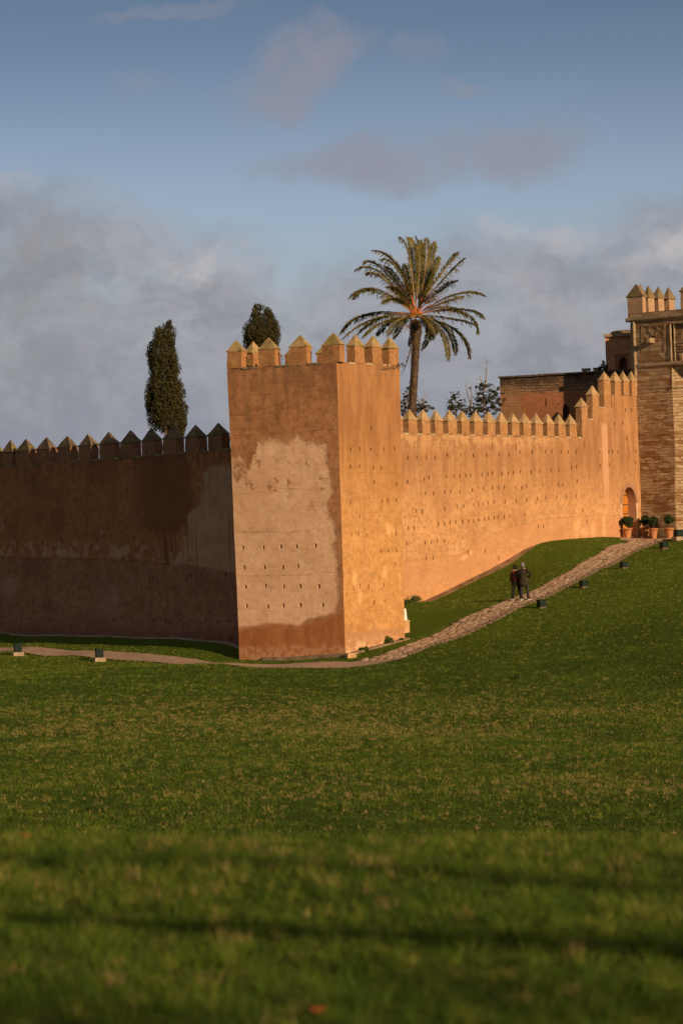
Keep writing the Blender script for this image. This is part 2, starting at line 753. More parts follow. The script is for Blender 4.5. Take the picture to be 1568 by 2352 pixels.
for q in [(0, 1512, 130), (350, 1532, 119), (700, 1545, 111), (1000, 1512, 114), (1300, 1402, 126), (1568, 1300, 138), (1568, 1400, 122), (1568, 1550, 100),
          (1300, 1552, 102), (1000, 1600, 95), (0, 1600, 100), (500, 1620, 92), (784, 1700, 70), (0, 1700, 74), (1568, 1700, 72), (1568, 1840, 50), (0, 1850, 52), (784, 1860, 50),
          (1568, 1232, 151)]:
    cp(*q)
CP += [(0, 30, -.2), (-15, 30, -.3), (18, 30, -.2), (-25, 140, .6), (-25, 110, 0), (-25, 70, -.2), (28, 70, .4), (30, 110, 2.4), (32, 150, 4.8), (30, 175, 5), (8, 172, 4.6), (-12, 160, 2), (-30, 170, 2),
       (0, 135, 2.2), (-3, 129, 1.2)]
CPA = np.array(CP)


def _k(r2):
    return np.where(r2 > 0, r2 * np.log(np.maximum(r2, 1e-9)), 0)


_n = len(CPA)
_d2 = ((CPA[:, None, :2] - CPA[None, :, :2]) ** 2).sum(-1)
_Am = np.zeros((_n + 3, _n + 3))
_Am[:_n, :_n] = _k(_d2) + np.eye(_n) * 0.6
_Am[:_n, _n] = 1
_Am[:_n, _n + 1:] = CPA[:, :2]
_Am[_n, :_n] = 1
_Am[_n + 1:, :_n] = CPA[:, :2].T
_w = np.linalg.solve(_Am, np.concatenate([CPA[:, 2], [0, 0, 0]]))


def hfun(x, y):
    x = np.asarray(x, dtype=float)
    y = np.asarray(y, dtype=float)
    sh = x.shape
    x, y = x.ravel(), y.ravel()
    xc, yc = np.clip(x, -34, 36), np.clip(y, 26, 180)
    out = np.zeros(len(x))
    for i in range(0, len(x), 20000):
        a, b = xc[i:i + 20000], yc[i:i + 20000]
        d2 = (a[:, None] - CPA[None, :, 0]) ** 2 + (b[:, None] - CPA[None, :, 1]) ** 2
        out[i:i + 20000] = _k(d2) @ _w[:_n] + _w[_n] + _w[_n + 1] * a + _w[_n + 2] * b
    lawn = out + .05 * np.sin(x * .55 + y * .21) * np.sin(y * .16 + 1.3) + .03 * np.sin(x * 1.3 - y * .4)
    m = EYE - 1.5 - .031 * np.clip(x, -8, 8) + .012 * np.sin(x * 2.1 + y * 1.7) + .012 * np.sin(y * 3.1 - x * .7) + .02 * np.sin(y * 1.1 + .4)
    m = m - np.where(y > 14.3, .20 * (y - 14.3), 0) - np.where(y > 14.3, 0, 0)
    k = .35
    hh = np.clip(.5 + .5 * (m - lawn) / k, 0, 1)
    z = lawn * (1 - hh) + m * hh + k * hh * (1 - hh)
    return z.reshape(sh)


def hz(x, y):
    return float(hfun([x], [y])[0])


def ground_hit(px, py, d0=40.0, d1=170.0):
    D = np.arange(d0, d1, .1)
    d = ray(px, py)
    xs = d.x / d.y * D
    zs = EYE + d.z / d.y * D
    h = hfun(xs, D)
    i = np.argmax(zs <= h)
    return Vector((xs[i], D[i], h[i]))
# ------------------------------------------------------------------ wall materials
def face_mat(name, F, fn):
    m, g = new_mat(name)
    uv = g.node('ShaderNodeUVMap').outputs[0]
    col, h, st, di = fn(g, uv, F)
    finish(g, col, .93, h, st, di, .15)
    return m


def fcurve(g, x, F, zf, pts, swap=False):
    q = [F.uv(*zf(*p)) for p in pts]
    if swap:
        q = sorted([(b, a) for a, b in q])
    else:
        q = sorted(q)
    r = [q[0]]
    for p in q[1:]:
        if p[0] - r[-1][0] > .01:
            r.append(p)
    return g.curve(x, r)


def edge_noise(g, p, a=.35, sc=1.6):
    return g.m('MULTIPLY', g.m('SUBTRACT', g.noise(p, sc, 7, .68), .5), a * 2)


def blot(g, u, z, F, zf, x, y, ru, rz, nz, lo=0, hi=.8):
    cu, cz = F.uv(*zf(x, y))
    a = g.m('DIVIDE', g.m('SUBTRACT', g.m('ADD', u, nz), cu), ru)
    b = g.m('DIVIDE', g.m('SUBTRACT', g.m('ADD', z, nz), cz), rz)
    e = g.m('SUBTRACT', 1, g.m('ADD', g.m('MULTIPLY', a, a), g.m('MULTIPLY', b, b)))
    br = g.noise(g.com(u, g.m('MULTIPLY', z, .7), 0), 3.1, 6, .75)
    e = g.m('ADD', e, g.m('ADD', g.m('MULTIPLY', nz, 1.2), g.m('MULTIPLY', g.m('SUBTRACT', br, .52), 3.2)))
    return g.m('MULTIPLY', g.sm(e, .0, 1.15), g.sm(e, -.1, .35))


def fn_tl(g, uv, F):
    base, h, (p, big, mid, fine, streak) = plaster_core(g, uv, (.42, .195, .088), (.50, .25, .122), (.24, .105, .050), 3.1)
    pale, h2, _ = plaster_core(g, uv, (.73, .465, .305), (.80, .53, .36), (.60, .355, .205), 9.0)
    u, z, _ = g.sep(uv)
    nz = edge_noise(g, p, .42, 1.7)
    zn = g.m('ADD', z, nz)
    un = g.m('ADD', u, edge_noise(g, p, .25, 2.3))
    top = fcurve(g, u, F, z2, [(100, 1100), (135, 1050), (210, 1020), (265, 1150), (340, 950), (430, 915), (540, 935), (640, 890), (700, 940), (835, 950), (930, 960)])
    bot = fcurve(g, u, F, z3, [(150, 850), (190, 850), (300, 852), (400, 825), (520, 830), (640, 845), (720, 790), (830, 770), (900, 750), (1000, 740)])
    rgt = fcurve(g, z, F, z3, [(860, -900), (862, -550), (850, -400), (885, -280), (915, -160), (855, -60), (880, 30), (925, 110), (935, 200), (895, 240), (935, 330), (935, 450), (948, 600), (930, 740), (900, 900)], True)
    sp0 = g.m('MULTIPLY', g.m('SUBTRACT', g.noise(p, 6.5, 5, .75), .5), .9)
    a = g.sm(g.m('ADD', g.m('SUBTRACT', top, zn), sp0), -.05, .32)
    a = g.m('MULTIPLY', a, g.sm(g.m('SUBTRACT', g.m('ADD', z, g.m('MULTIPLY', nz, .25)), bot), -.03, .16))
    a = g.m('MULTIPLY', a, g.sm(g.m('ADD', g.m('SUBTRACT', rgt, un), g.m('MULTIPLY', sp0, .5)), -.03, .24))
    # worn spots of the pale coat
    worn = g.m('MULTIPLY', g.sm(g.noise(p, 1.3, 7, .7), .60, .63), g.sm(z, 5.0, 8.5))
    a = g.m('MULTIPLY', a, g.m('SUBTRACT', 1, worn))
    wl = blot(g, u, z, F, z2, 200, 1160, .45, .7, nz)
    a = g.m('MULTIPLY', a, g.m('SUBTRACT', 1, g.m('MULTIPLY', g.m('MULTIPLY', wl, g.sm(g.noise(p, 2.2, 6, .7), .4, .46)), 1.0)))
    damp = g.mix(g.sm(g.noise(g.scale(p, 2, .6, 1), 1.4, 5, .6), .35, .65), (.31, .118, .042), (.40, .16, .060))
    dz = g.sm(g.m('SUBTRACT', bot, zn), -.05, .25)
    base = g.mix(dz, base, damp)
    foot = g.m('MULTIPLY', g.sm(g.m('ADD', z, g.m('MULTIPLY', nz, 1.0)), .62, .35), g.sm(g.noise(p, 3.5, 6, .7), .40, .55))
    base = g.mix(g.m('MULTIPLY', foot, .8), base, (.50, .27, .15))
    s1 = g.m('MAXIMUM', blot(g, u, z, F, z2, 270, 740, .30, .75, nz), blot(g, u, z, F, z2, 475, 720, .35, .75, nz))
    s1 = g.m('MAXIMUM', s1, g.m('MULTIPLY', blot(g, u, z, F, z2, 150, 560, .30, 1.4, nz), .6))
    s1 = g.m('MAXIMUM', s1, g.m('MULTIPLY', blot(g, u, z, F, z2, 740, 830, .6, .4, nz), .5))
    base = g.mix(g.m('MULTIPLY', s1, .55), base, (.20, .105, .048))
    # rain dirt under the crenels
    tp = g.m('MULTIPLY', g.sm(z, 10.6, 12.6), g.sm(streak, .40, .62))
    base = g.mix(g.m('MULTIPLY', tp, .55), base, (.18, .10, .055))
    # pits of the pale coat
    sp = g.vor(p, 7, out=0)
    sp2 = g.m('MULTIPLY', g.sm(sp, .04, .25, 1, 0), g.sm(g.noise(p, 5, 3), .46, .56))
    pale = g.mix(g.m('MULTIPLY', sp2, .65), pale, (.24, .12, .06))
    # two lift lines
    for (yy, st) in ((1290, 0), ):
        pass
    l1 = fcurve(g, u, F, z3, [(150, 150), (400, 145), (560, 150), (750, 140), (940, 100)])
    l2 = fcurve(g, u, F, z3, [(150, 470), (400, 470), (560, 465), (660, 470), (850, 440), (940, 450)])
    l3 = fcurve(g, u, F, z2, [(130, 1290), (400, 1290), (700, 1310), (930, 1290)])
    zl = g.m('ADD', z, g.m('MULTIPLY', nz, .22))
    ln = None
    for l in (l1, l2, l3):
        q = g.sm(g.m('ABSOLUTE', g.m('SUBTRACT', zl, l)), 0, .05, 1, 0)
        ln = q if ln is None else g.m('MAXIMUM', ln, q)
    ln = g.m('MULTIPLY', ln, g.sm(g.noise(p, 1.6, 5, .7), .38, .6))
    pale = g.mix(g.m('MULTIPLY', ln, .6), pale, (.38, .20, .11))
    veil = g.m('MULTIPLY', g.sm(g.noise(p, .8, 6, .7), .48, .66), g.sm(z, 3.0, 7.5, .35, 1))
    pale = g.mix(g.m('MULTIPLY', veil, .55), pale, (.58, .30, .14))
    col = g.mix(a, base, pale)
    hh = g.m('ADD', h, g.m('MULTIPLY', a, -.8))
    hh = g.m('SUBTRACT', hh, g.m('MULTIPLY', ln, .3))
    return col, hh, .55, .035


def fn_tr(g, uv, F):
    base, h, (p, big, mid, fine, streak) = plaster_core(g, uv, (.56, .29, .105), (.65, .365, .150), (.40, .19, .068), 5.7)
    u, z, _ = g.sep(uv)
    nz = edge_noise(g, p, .5, 1.5)
    # duller upper part: weathering and lens vignette, both painted into the colour
    upz = g.sm(g.m('ADD', z, g.m('MULTIPLY', nz, 2.0)), 4.5, 10.5)
    base = g.mix(g.m('MULTIPLY', upz, .85), base, g.mix(g.sm(streak, .4, .6), (.38, .185, .080), (.28, .13, .055)))
    tp = g.m('MULTIPLY', g.sm(z, 11.2, 12.7), g.sm(streak, .42, .62))
    base = g.mix(g.m('MULTIPLY', tp, .45), base, (.26, .15, .085))
    pb = None
    for (x, y, ru, rz) in ((1300, 120, .35, .5), (1385, 510, .22, .45), (1275, 440, .3, .35), (1340, 140, .2, .2), (1050, 480, .25, .5), (1080, 620, .3, .4)):
        q = blot(g, u, z, F, z3, x, y, ru, rz, g.m('MULTIPLY', nz, .5), 0, .35)
        pb = q if pb is None else g.m('MAXIMUM', pb, q)
    base = g.mix(g.m('MULTIPLY', pb, .55), base, (.82, .52, .24))
    dz = g.m('MULTIPLY', g.sm(g.noise(g.scale(p, .6, 1.1, 1), .9, 6, .7), .54, .64), g.sm(g.noise(p, 4, 4, .7), .4, .6))
    base = g.mix(g.m('MULTIPLY', dz, .4), base, (.40, .20, .08))
    # foot band
    bt = fcurve(g, u, F, z3, [(985, 885), (1100, 880), (1200, 865), (1300, 858), (1420, 835)])
    fz = g.sm(g.m('SUBTRACT', bt, g.m('ADD', z, g.m('MULTIPLY', nz, .15))), 0, .06)
    base = g.mix(g.m('MULTIPLY', fz, .75), base, (.44, .225, .125))
    ft = g.m('MULTIPLY', g.m('MULTIPLY', fz, g.sm(z, .95, .35)), g.sm(g.noise(p, 2.6, 6, .7), .47, .56))
    base = g.mix(ft, base, (.66, .43, .25))
    return base, h, .5, .035


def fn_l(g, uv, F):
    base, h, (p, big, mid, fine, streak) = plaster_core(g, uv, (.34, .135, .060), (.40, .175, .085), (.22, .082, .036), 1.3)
    u, z, _ = g.sep(uv)
    nz = edge_noise(g, p, .45, 1.2)
    drip = g.noise(g.scale(p, 2.6, .10, 1), 1.3, 5, .6)
    crack = fcurve(g, u, F, z1, [(-200, 955), (0, 955), (300, 962), (520, 965), (700, 975), (800, 985), (950, 975), (1040, 1000), (1250, 1010), (1400, 1035), (1560, 1060)])
    zc = g.m('ADD', z, g.m('MULTIPLY', nz, .15))
    low, h2, _ = plaster_core(g, uv, (.28, .128, .080), (.38, .195, .130), (.19, .078, .048), 7.7)
    lowm = g.sm(g.m('SUBTRACT', crack, zc), 0, .05)
    # pale coat at the right and pale remains above the crack
    pr = fcurve(g, z, F, z1, [(1400, 330), (1330, 400), (1330, 500), (1300, 600), (1220, 680), (1205, 800), (1190, 900), (1100, 1000)], True)
    spk = g.m('MULTIPLY', g.m('SUBTRACT', g.noise(p, 4.5, 6, .75), .5), 2.2)
    pm = g.sm(g.m('ADD', g.m('SUBTRACT', g.m('ADD', u, g.m('MULTIPLY', nz, .8)), pr), spk), -.05, .55)
    pm = g.m('MULTIPLY', pm, g.m('SUBTRACT', 1, g.m('MULTIPLY', g.sm(drip, .54, .62), .7)))
    ut, _ = F.uv(*z1(1500, 600)), 0
    pm = g.m('MULTIPLY', pm, g.sm(g.m('SUBTRACT', fcurve(g, u, F, z1, [(1000, 330), (1400, 330), (1560, 330)]), zc), 0, .3))
    rem = g.m('MULTIPLY', g.sm(g.m('ABSOLUTE', g.m('SUBTRACT', g.m('SUBTRACT', zc, crack), .42)), .62, .15), g.sm(g.noise(p, 1.5, 7, .68), .50, .56))
    rem2 = g.m('MULTIPLY', g.m('MAXIMUM', blot(g, u, z, F, z1, 680, 780, .45, .3, nz), blot(g, u, z, F, z1, 20, 760, .4, .7, nz)), g.sm(g.noise(p, 2.6, 6, .7), .48, .55))
    pale = g.mix(g.sm(mid, .35, .65), (.42, .262, .185), (.50, .32, .235))
    pits = g.m('MULTIPLY', g.sm(g.vor(p, 8, out=0), .02, .2, 1, 0), g.sm(g.noise(p, 12, 2), .45, .55))
    pale = g.mix(g.m('MULTIPLY', pits, .5), pale, (.16, .08, .05))
    pall = g.m('MAXIMUM', g.m('MULTIPLY', g.m('MULTIPLY', pm, g.sm(g.noise(p, 1.7, 6, .72), .30, .52, .35, 1)), .8), g.m('MULTIPLY', g.m('MAXIMUM', rem, rem2), .7))
    base = g.mix(pall, base, pale)
    # the big damp stain with runs below it
    cu, cz = F.uv(*z1(1060, 500))
    a = g.m('DIVIDE', g.m('SUBTRACT', g.m('ADD', u, g.m('MULTIPLY', nz, .5)), cu), 2.75)
    b = g.m('DIVIDE', g.m('SUBTRACT', g.m('ADD', z, g.m('MULTIPLY', nz, .7)), cz), 2.15)
    e = g.m('SUBTRACT', 1, g.m('ADD', g.m('POWER', g.m('ABSOLUTE', a), 2.6), g.m('POWER', g.m('ABSOLUTE', b), 2.2)))
    e = g.m('ADD', e, g.m('MULTIPLY', g.m('SUBTRACT', g.noise(g.scale(p, 1.6, .5, 1), 2.2, 6, .72), .5), .9))
    lft = g.sm(g.m('ADD', g.m('SUBTRACT', u, cu), g.m('MULTIPLY', nz, 1.5)), -3.0, -.9)
    st = g.m('MULTIPLY', g.sm(e, -.05, .22), lft)
    run = g.m('MULTIPLY', g.sm(drip, .50, .56), g.sm(g.m('ABSOLUTE', g.m('SUBTRACT', u, cu + .9)), 1.5, 1.2))
    run = g.m('MULTIPLY', run, g.m('MULTIPLY', g.sm(z, cz - 4.6, cz - 3.4), g.sm(z, cz - .5, cz - 1.5)))
    base = g.mix(g.m('MULTIPLY', g.m('MAXIMUM', g.m('MULTIPLY', st, .85), run), .75), base, (.165, .060, .032))
    col = g.mix(lowm, base, low)
    lt = g.m('MAXIMUM', blot(g, u, z, F, z1, 60, 1140, 1.6, .7, nz), g.m('MULTIPLY', blot(g, u, z, F, z1, 720, 1230, 2.0, 1.1, nz), .6))
    col = g.mix(g.m('MULTIPLY', lt, .5), col, (.42, .26, .20))
    bl = g.m('MAXIMUM', g.m('MAXIMUM', blot(g, u, z, F, z1, 220, 470, .8, .8, nz), g.m('MULTIPLY', blot(g, u, z, F, z1, 340, 1280, 1.0, .45, nz), .8)), g.m('MULTIPLY', g.sm(z, 8.2, 9.2), g.sm(streak, .45, .62)))
    col = g.mix(g.m('MULTIPLY', bl, .5), col, (.10, .05, .035))
    ck = g.sm(g.m('ABSOLUTE', g.m('SUBTRACT', zc, crack)), 0, .03, 1, 0)
    col = g.mix(g.m('MULTIPLY', ck, .45), col, (.08, .04, .03))
    col = g.mix(g.m('MULTIPLY', g.sm(z, 1.6, .5), g.sm(g.noise(p, 2.0, 6, .65), .3, .6, .25, .8)), col, (.14, .062, .04))
    return col, g.m('SUBTRACT', h, ck), .6, .04


def fn_r(g, uv, F):
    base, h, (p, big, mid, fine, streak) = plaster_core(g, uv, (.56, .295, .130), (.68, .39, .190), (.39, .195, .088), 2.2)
    u, z, _ = g.sep(uv)
    nz = edge_noise(g, p, .5, 1.1)
    zc = g.m('ADD', z, g.m('MULTIPLY', nz, .3))
    # greyer band under the crenels: weathering, plus vignette darkening put into the tone
    up = g.m('MULTIPLY', g.sm(g.m('ADD', z, nz), 5.8, 9.2), g.sm(g.noise(g.scale(p, 1, .5, 1), .8, 5, .6), .25, .55, .5, 1))
    base = g.mix(g.m('MULTIPLY', up, .8), base, g.mix(g.sm(streak, .4, .6), (.40, .205, .098), (.29, .145, .070)))
    tp = g.m('MULTIPLY', g.m('MULTIPLY', g.sm(z, 8.9, 10.0), g.sm(u, 24, 22)), g.sm(g.noise(p, 1.7, 7, .7), .47, .52))
    base = g.mix(g.m('MULTIPLY', tp, .5), base, (.66, .40, .21))
    # repair band that follows the ground
    bt = fcurve(g, u, F, z4, [(100, 1254), (470, 1200), (600, 1120), (700, 1070), (800, 1025), (950, 990), (1100, 975), (1200, 968), (1300, 960), (1450, 960)])
    fz = g.sm(g.m('SUBTRACT', bt, zc), 0, .05)
    base = g.mix(g.m('MULTIPLY', fz, .5), base, (.56, .275, .135))
    ln = g.sm(g.m('ABSOLUTE', g.m('SUBTRACT', zc, bt)), 0, .05, 1, 0)
    base = g.mix(g.m('MULTIPLY', ln, .4), base, (.36, .17, .07))
    # pale runs near the gate and other pale spots
    pb = None
    for (x, y, ru, rz) in ((1190, 1030, .5, .8), (1290, 1060, .4, .7), (1355, 1040, .28, 1.0), (1230, 1060, .8, .35), (480, 1225, .45, .2), (520, 1195, .25, .2)):
        q = blot(g, u, z, F, z4, x, y, ru, rz, g.m('MULTIPLY', nz, .35), 0, .6)
        pb = q if pb is None else g.m('MAXIMUM', pb, q)
    base = g.mix(g.m('MULTIPLY', pb, .55), base, (.78, .50, .25))
    dz = g.m('MULTIPLY', g.sm(g.noise(g.scale(p, .5, 1.1, 1), 1.0, 6, .7), .55, .64), g.sm(g.noise(p, 4, 4, .7), .4, .6))
    base = g.mix(g.m('MULTIPLY', dz, .45), base, (.40, .23, .12))
    # the tall pale strip
    ucs = F.uv(*z4(1360, 500))[0]
    s = g.m('MULTIPLY', g.sm(g.m('ABSOLUTE', g.m('SUBTRACT', g.m('ADD', u, g.m('MULTIPLY', nz, .12)), ucs)), .34, .24), g.m('MULTIPLY', g.sm(z, F.uv(*z4(1360, 365))[1], F.uv(*z4(1360, 400))[1]), g.sm(z, F.uv(*z4(1360, 960))[1], F.uv(*z4(1360, 700))[1])))
    base = g.mix(g.m('MULTIPLY', s, .6), base, (.68, .40, .25))
    # stones and bare earth at the foot
    return base, h, .5, .035


M_TL = face_mat('render_tower_front', F_TL, fn_tl)
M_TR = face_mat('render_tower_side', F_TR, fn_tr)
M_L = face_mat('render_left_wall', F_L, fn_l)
M_R = face_mat('render_right_wall', F_R, fn_r)


def merlon_mat(name, base, pale, dark, seed):
    m, g = new_mat(name)
    uv = g.node('ShaderNodeUVMap').outputs[0]
    c, h, (p, big, mid, fine, st) = plaster_core(g, g.scale(uv, 1.6, 1.6, 1), base, pale, dark, seed, lines=False)
    finish(g, c, .93, h, .5, .03, .15)
    return m


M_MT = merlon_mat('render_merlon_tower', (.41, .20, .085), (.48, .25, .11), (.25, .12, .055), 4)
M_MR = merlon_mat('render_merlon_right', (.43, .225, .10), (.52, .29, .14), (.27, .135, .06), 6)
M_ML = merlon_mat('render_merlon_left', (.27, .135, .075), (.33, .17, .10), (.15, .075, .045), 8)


def cap_mat(name, a, b, moss, mfac, lich=(.30, .22, .03)):
    m, g = new_mat(name)
    t = g.node('ShaderNodeTexCoord').outputs['Object']
    oi = g.node('ShaderNodeObjectInfo').outputs['Random']
    t = g.vm('ADD', t, g.com(g.m('MULTIPLY', oi, 31), 0, g.m('MULTIPLY', oi, 17)))
    c = g.mix(g.sm(g.noise(t, 3.5, 6, .65), .35, .65), a, b)
    c = g.mix(g.m('MULTIPLY', g.sm(g.noise(t, 1.6, 4, .6), .42, .6), mfac), c, moss)
    c = g.mix(g.m('MULTIPLY', g.sm(g.noise(t, 2.3, 5, .7), .56, .63), mfac * .8), c, lich)
    sp = g.vor(t, 18, out=0)
    c = g.mix(g.sm(sp, .0, .25, .5, 0), c, (.07, .055, .035))
    finish(g, c, .95, g.m('SUBTRACT', g.noise(t, 14, 5, .7), g.sm(sp, 0, .2, .4, 0)), .6, .03, .1)
    return m


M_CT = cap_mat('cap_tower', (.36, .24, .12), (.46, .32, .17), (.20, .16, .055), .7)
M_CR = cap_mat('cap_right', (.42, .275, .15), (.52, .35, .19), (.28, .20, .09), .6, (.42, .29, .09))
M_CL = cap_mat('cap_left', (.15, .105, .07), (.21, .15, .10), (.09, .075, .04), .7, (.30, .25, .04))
M_LEDGE = simple('mossy_ledge', (.30, .25, .15), (.14, .12, .07), 5, .95, .5, .1)
M_LEDGE_R = simple('pale_ledge', (.55, .42, .28), (.38, .28, .17), 5, .95, .5, .1)


def fn_back(g, uv, F):
    c, h, _ = plaster_core(g, uv, (.42, .21, .095), (.50, .27, .13), (.27, .13, .06), 11)
    return c, h, .5, .03


M_BACK = face_mat('render_back', F_TB, fn_back)

# ------------------------------------------------------------------ corner tower
tower = thing('corner_tower', 'tall square corner tower of ochre rammed earth with pale plaster patch on its front', 'tower', (TC.x, TC.y, 0))
hl = holes(F_TL, z3, [(225, 262), (378, 260), (507, 253), (622, 255), (760, 248), (235, 408), (385, 405), (519, 407), (630, 398), (244, 552), (392, 544), (525, 547), (647, 545), (784, 546),
                      (252, 692), (410, 697), (522, 688), (649, 685), (814, 684)], .11, .17)
hl += holes(F_TL, z2, [(397, 420, .045, .30), (626, 408, .045, .30)], 0, 0)
hr = holes(F_TR, z2, [(1018, 1010), (1086, 1005), (1168, 1010, .12, .12), (1265, 1010), (1342, 1005), (1170, 853, .09, .24), (1018, 1138), (1084, 1133), (1186, 1143), (1245, 1145), (1192, 1252), (1356, 1265),
                      (1022, 1402), (1250, 1390), (1292, 1385), (1355, 1387), (1086, 1505)], .085, .17)
hr += holes(F_TR, z3, [(1022, 168), (1078, 165), (1138, 172), (1355, 150), (1246, 290), (1302, 282), (1359, 280), (1352, 382), (1040, 560), (1090, 545, .05, .22), (1153, 548), (1267, 536), (1192, 668), (1271, 658)], .08, .17)
hr += holes(F_TR, z2, [(1095, 392, .05, .28), (1228, 397, .05, .28)], 0, 0)
mb = MB()
panel(mb, F_TL, 0, TW, -1.0, T_TOP, hl, mi=0)
panel(mb, F_TR, 0, TR, -1.0, T_TOP, hr, mi=1)
panel(mb, F_TB, 0, TW, -1.0, T_TOP, [], mi=2)
panel(mb, F_TS, 0, TR, -1.0, T_TOP, [], mi=2)
# inner faces of the parapet and the roof deck
TH = .42
inner = []
for P in (P0, P1, P2, P3):
    c = corner(P)(T_TOP)
    dv = (TC - P)
    dv.z = 0
    inner.append(c + Vector((dv.x, dv.y, 0)).normalized() * TH * 1.42)
outer = [corner(P)(T_TOP) for P in (P0, P1, P2, P3)]
vs = [wob(p, .035) for p in outer] + [Vector((p.x, p.y, T_TOP)) for p in inner] + [Vector((p.x, p.y, T_TOP - 1.0)) for p in inner]
mb.add(vs, [(0, 1, 5, 4), (1, 2, 6, 5), (2, 3, 7, 6), (3, 0, 4, 7), (4, 5, 9, 8), (5, 6, 10, 9), (6, 7, 11, 10), (7, 4, 8, 11), (8, 9, 10, 11)], 2, [(a.x, a.y) for a in vs])
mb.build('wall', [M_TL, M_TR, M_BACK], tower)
k = .985


def row(parent, F, spots, top, t, mats, hb, hc, ledge_mat, zf=None):
    """spots: (u centre, width)"""
    for (u, w) in spots:
        merlon(parent, F.P(u, top), F.d, F.n, w, t, top, hb, hc, mats)
    for (a, wa), (b, wb) in zip(spots[:-1], spots[1:]):
        if ledge_mat is not None:
            ledge(parent, F, a + wa / 2 + .01, b - wb / 2 - .01, top, t, ledge_mat)


TWt = TW - .30          # face width at the top is a little less, u is still measured on the base width
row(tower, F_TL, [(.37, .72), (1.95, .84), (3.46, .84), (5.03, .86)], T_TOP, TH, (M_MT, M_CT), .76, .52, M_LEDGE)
row(tower, F_TR, [(1.72, .74), (3.0, .74), (4.26, .76)], T_TOP, TH, (M_MT, M_CT), .76, .52, None)
for a, b in ((.84, 1.34), (2.10, 2.62), (3.38, 3.87)):
    ledge(tower, F_TR, a, b, T_TOP, TH, M_LEDGE_R)
row(tower, F_TB, [(1.9, .8), (3.45, .8), (5.0, .8)], T_TOP, TH, (M_MT, M_CT), .76, .52, None)
row(tower, F_TS, [(1.75, .74), (3.05, .74)], T_TOP, TH, (M_MT, M_CT), .76, .52, None)

# ------------------------------------------------------------------ left wall
lw = thing('rampart_wall', 'long crenellated rammed earth wall in shade, to the left of the corner tower', 'wall', (F_L.P(18, 0).x, F_L.P(18, 0).y, 0))
hl = holes(F_L, z1, [(113, 862), (281, 857), (412, 845), (642, 843, .12, .17), (887, 828), (1090, 838), (92, 1120, .14, .1), (293, 1118, .14, .1), (1011, 1092, .14, .16), (1260, 1079), (1491, 1071, .15, .15), (186, 1362), (330, 1368), (493, 1370),
                     (755, 1370), (922, 1380), (1010, 1375), (1094, 1373), (1183, 1372), (1268, 1367), (1357, 1377), (1441, 1380), (1519, 1378), (1527, 1488), (262, 1272)], .10, .13)
hl += holes(F_L, z1, [(155, 363, .045, .36), (425, 345, .045, .38), (706, 335, .05, .45), (985, 315, .05, .40), (1275, 298, .05, .25)], 0, 0)
mb = MB()
WL = F_L.W
panel(mb, F_L, 0, WL, -.6, L_TOP, hl, mi=0, amp=.05)
LT = .45
fr0, fr1 = wob(F_L.P(0, L_TOP), .05), wob(F_L.P(WL, L_TOP), .05)
nn = F_L.n
bk = [F_L.P(0, L_TOP) - nn * LT, F_L.P(WL, L_TOP) - nn * LT]
ub = [wob(F_L.P(u, L_TOP), .05) for u in np.linspace(0, WL, int(WL / .42) + 1)]
for i in range(len(ub) - 1):
    a, b = ub[i], ub[i + 1]
    c, d = a - nn * LT, b - nn * LT
    c.z = d.z = L_TOP
    mb.add([a, b, d, c, Vector((c.x, c.y, L_TOP - 1.1)), Vector((d.x, d.y, L_TOP - 1.1))], [(0, 1, 2, 3), (3, 2, 5, 4)], 1)
q0, q1 = F_L.P(0, 0) - nn * LT, F_L.P(WL, 0) - nn * LT
z_ = L_TOP - 1.1
w2 = 2.2
mb.add([Vector((q0.x, q0.y, z_)), Vector((q1.x, q1.y, z_)), Vector((q1.x, q1.y, z_)) - nn * w2, Vector((q0.x, q0.y, z_)) - nn * w2,
        Vector((q1.x, q1.y, -1)) - nn * w2, Vector((q0.x, q0.y, -1)) - nn * w2], [(0, 1, 2, 3), (3, 2, 4, 5)], 1)
mb.add([Vector((q0.x, q0.y, -1)) + nn * .5, Vector((q0.x, q0.y, L_TOP - .2)) + nn * .4, Vector((q0.x, q0.y, L_TOP - .2)) - nn * w2, Vector((q0.x, q0.y, -1)) - nn * w2], [(0, 1, 2, 3)], 1)
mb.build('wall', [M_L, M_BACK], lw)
# merlon centres read from the picture (front faces), continued to the left of the frame
mcs = []
for x0, x1 in ((-62, 50), (108, 195), (243, 330), (381, 468), (520, 603), (656, 742), (797, 882), (938, 1020), (1078, 1165), (1224, 1315), (1374, 1466)):
    ua, ub_ = F_L.uv(*z1(x0, 260 if x0 > 600 else 290))[0], F_L.uv(*z1(x1, 260 if x0 > 600 else 290))[0]
    mcs.append(((ua + ub_) / 2, ub_ - ua))
first = mcs[0]
mcs[0] = (mcs[1][0] - 1.56, .97)
while mcs[0][0] > 1.8:
    mcs.insert(0, (mcs[0][0] - 1.55, .97))
for (u, w) in mcs:
    t_ = max(0.0, (WL - 2.5 - u) / 22)
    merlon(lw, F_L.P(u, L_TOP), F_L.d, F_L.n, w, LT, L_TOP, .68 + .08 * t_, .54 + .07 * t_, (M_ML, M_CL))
for (a, wa), (b, wb) in zip(mcs[:-1], mcs[1:]):
    ledge(lw, F_L, a + wa / 2 + .01, b - wb / 2 - .01, L_TOP, LT, M_LEDGE)
lu = mcs[-1][0] + mcs[-1][1] / 2
ledge(lw, F_L, lu, min(WL, lu + 1.2), L_TOP, LT, M_LEDGE)

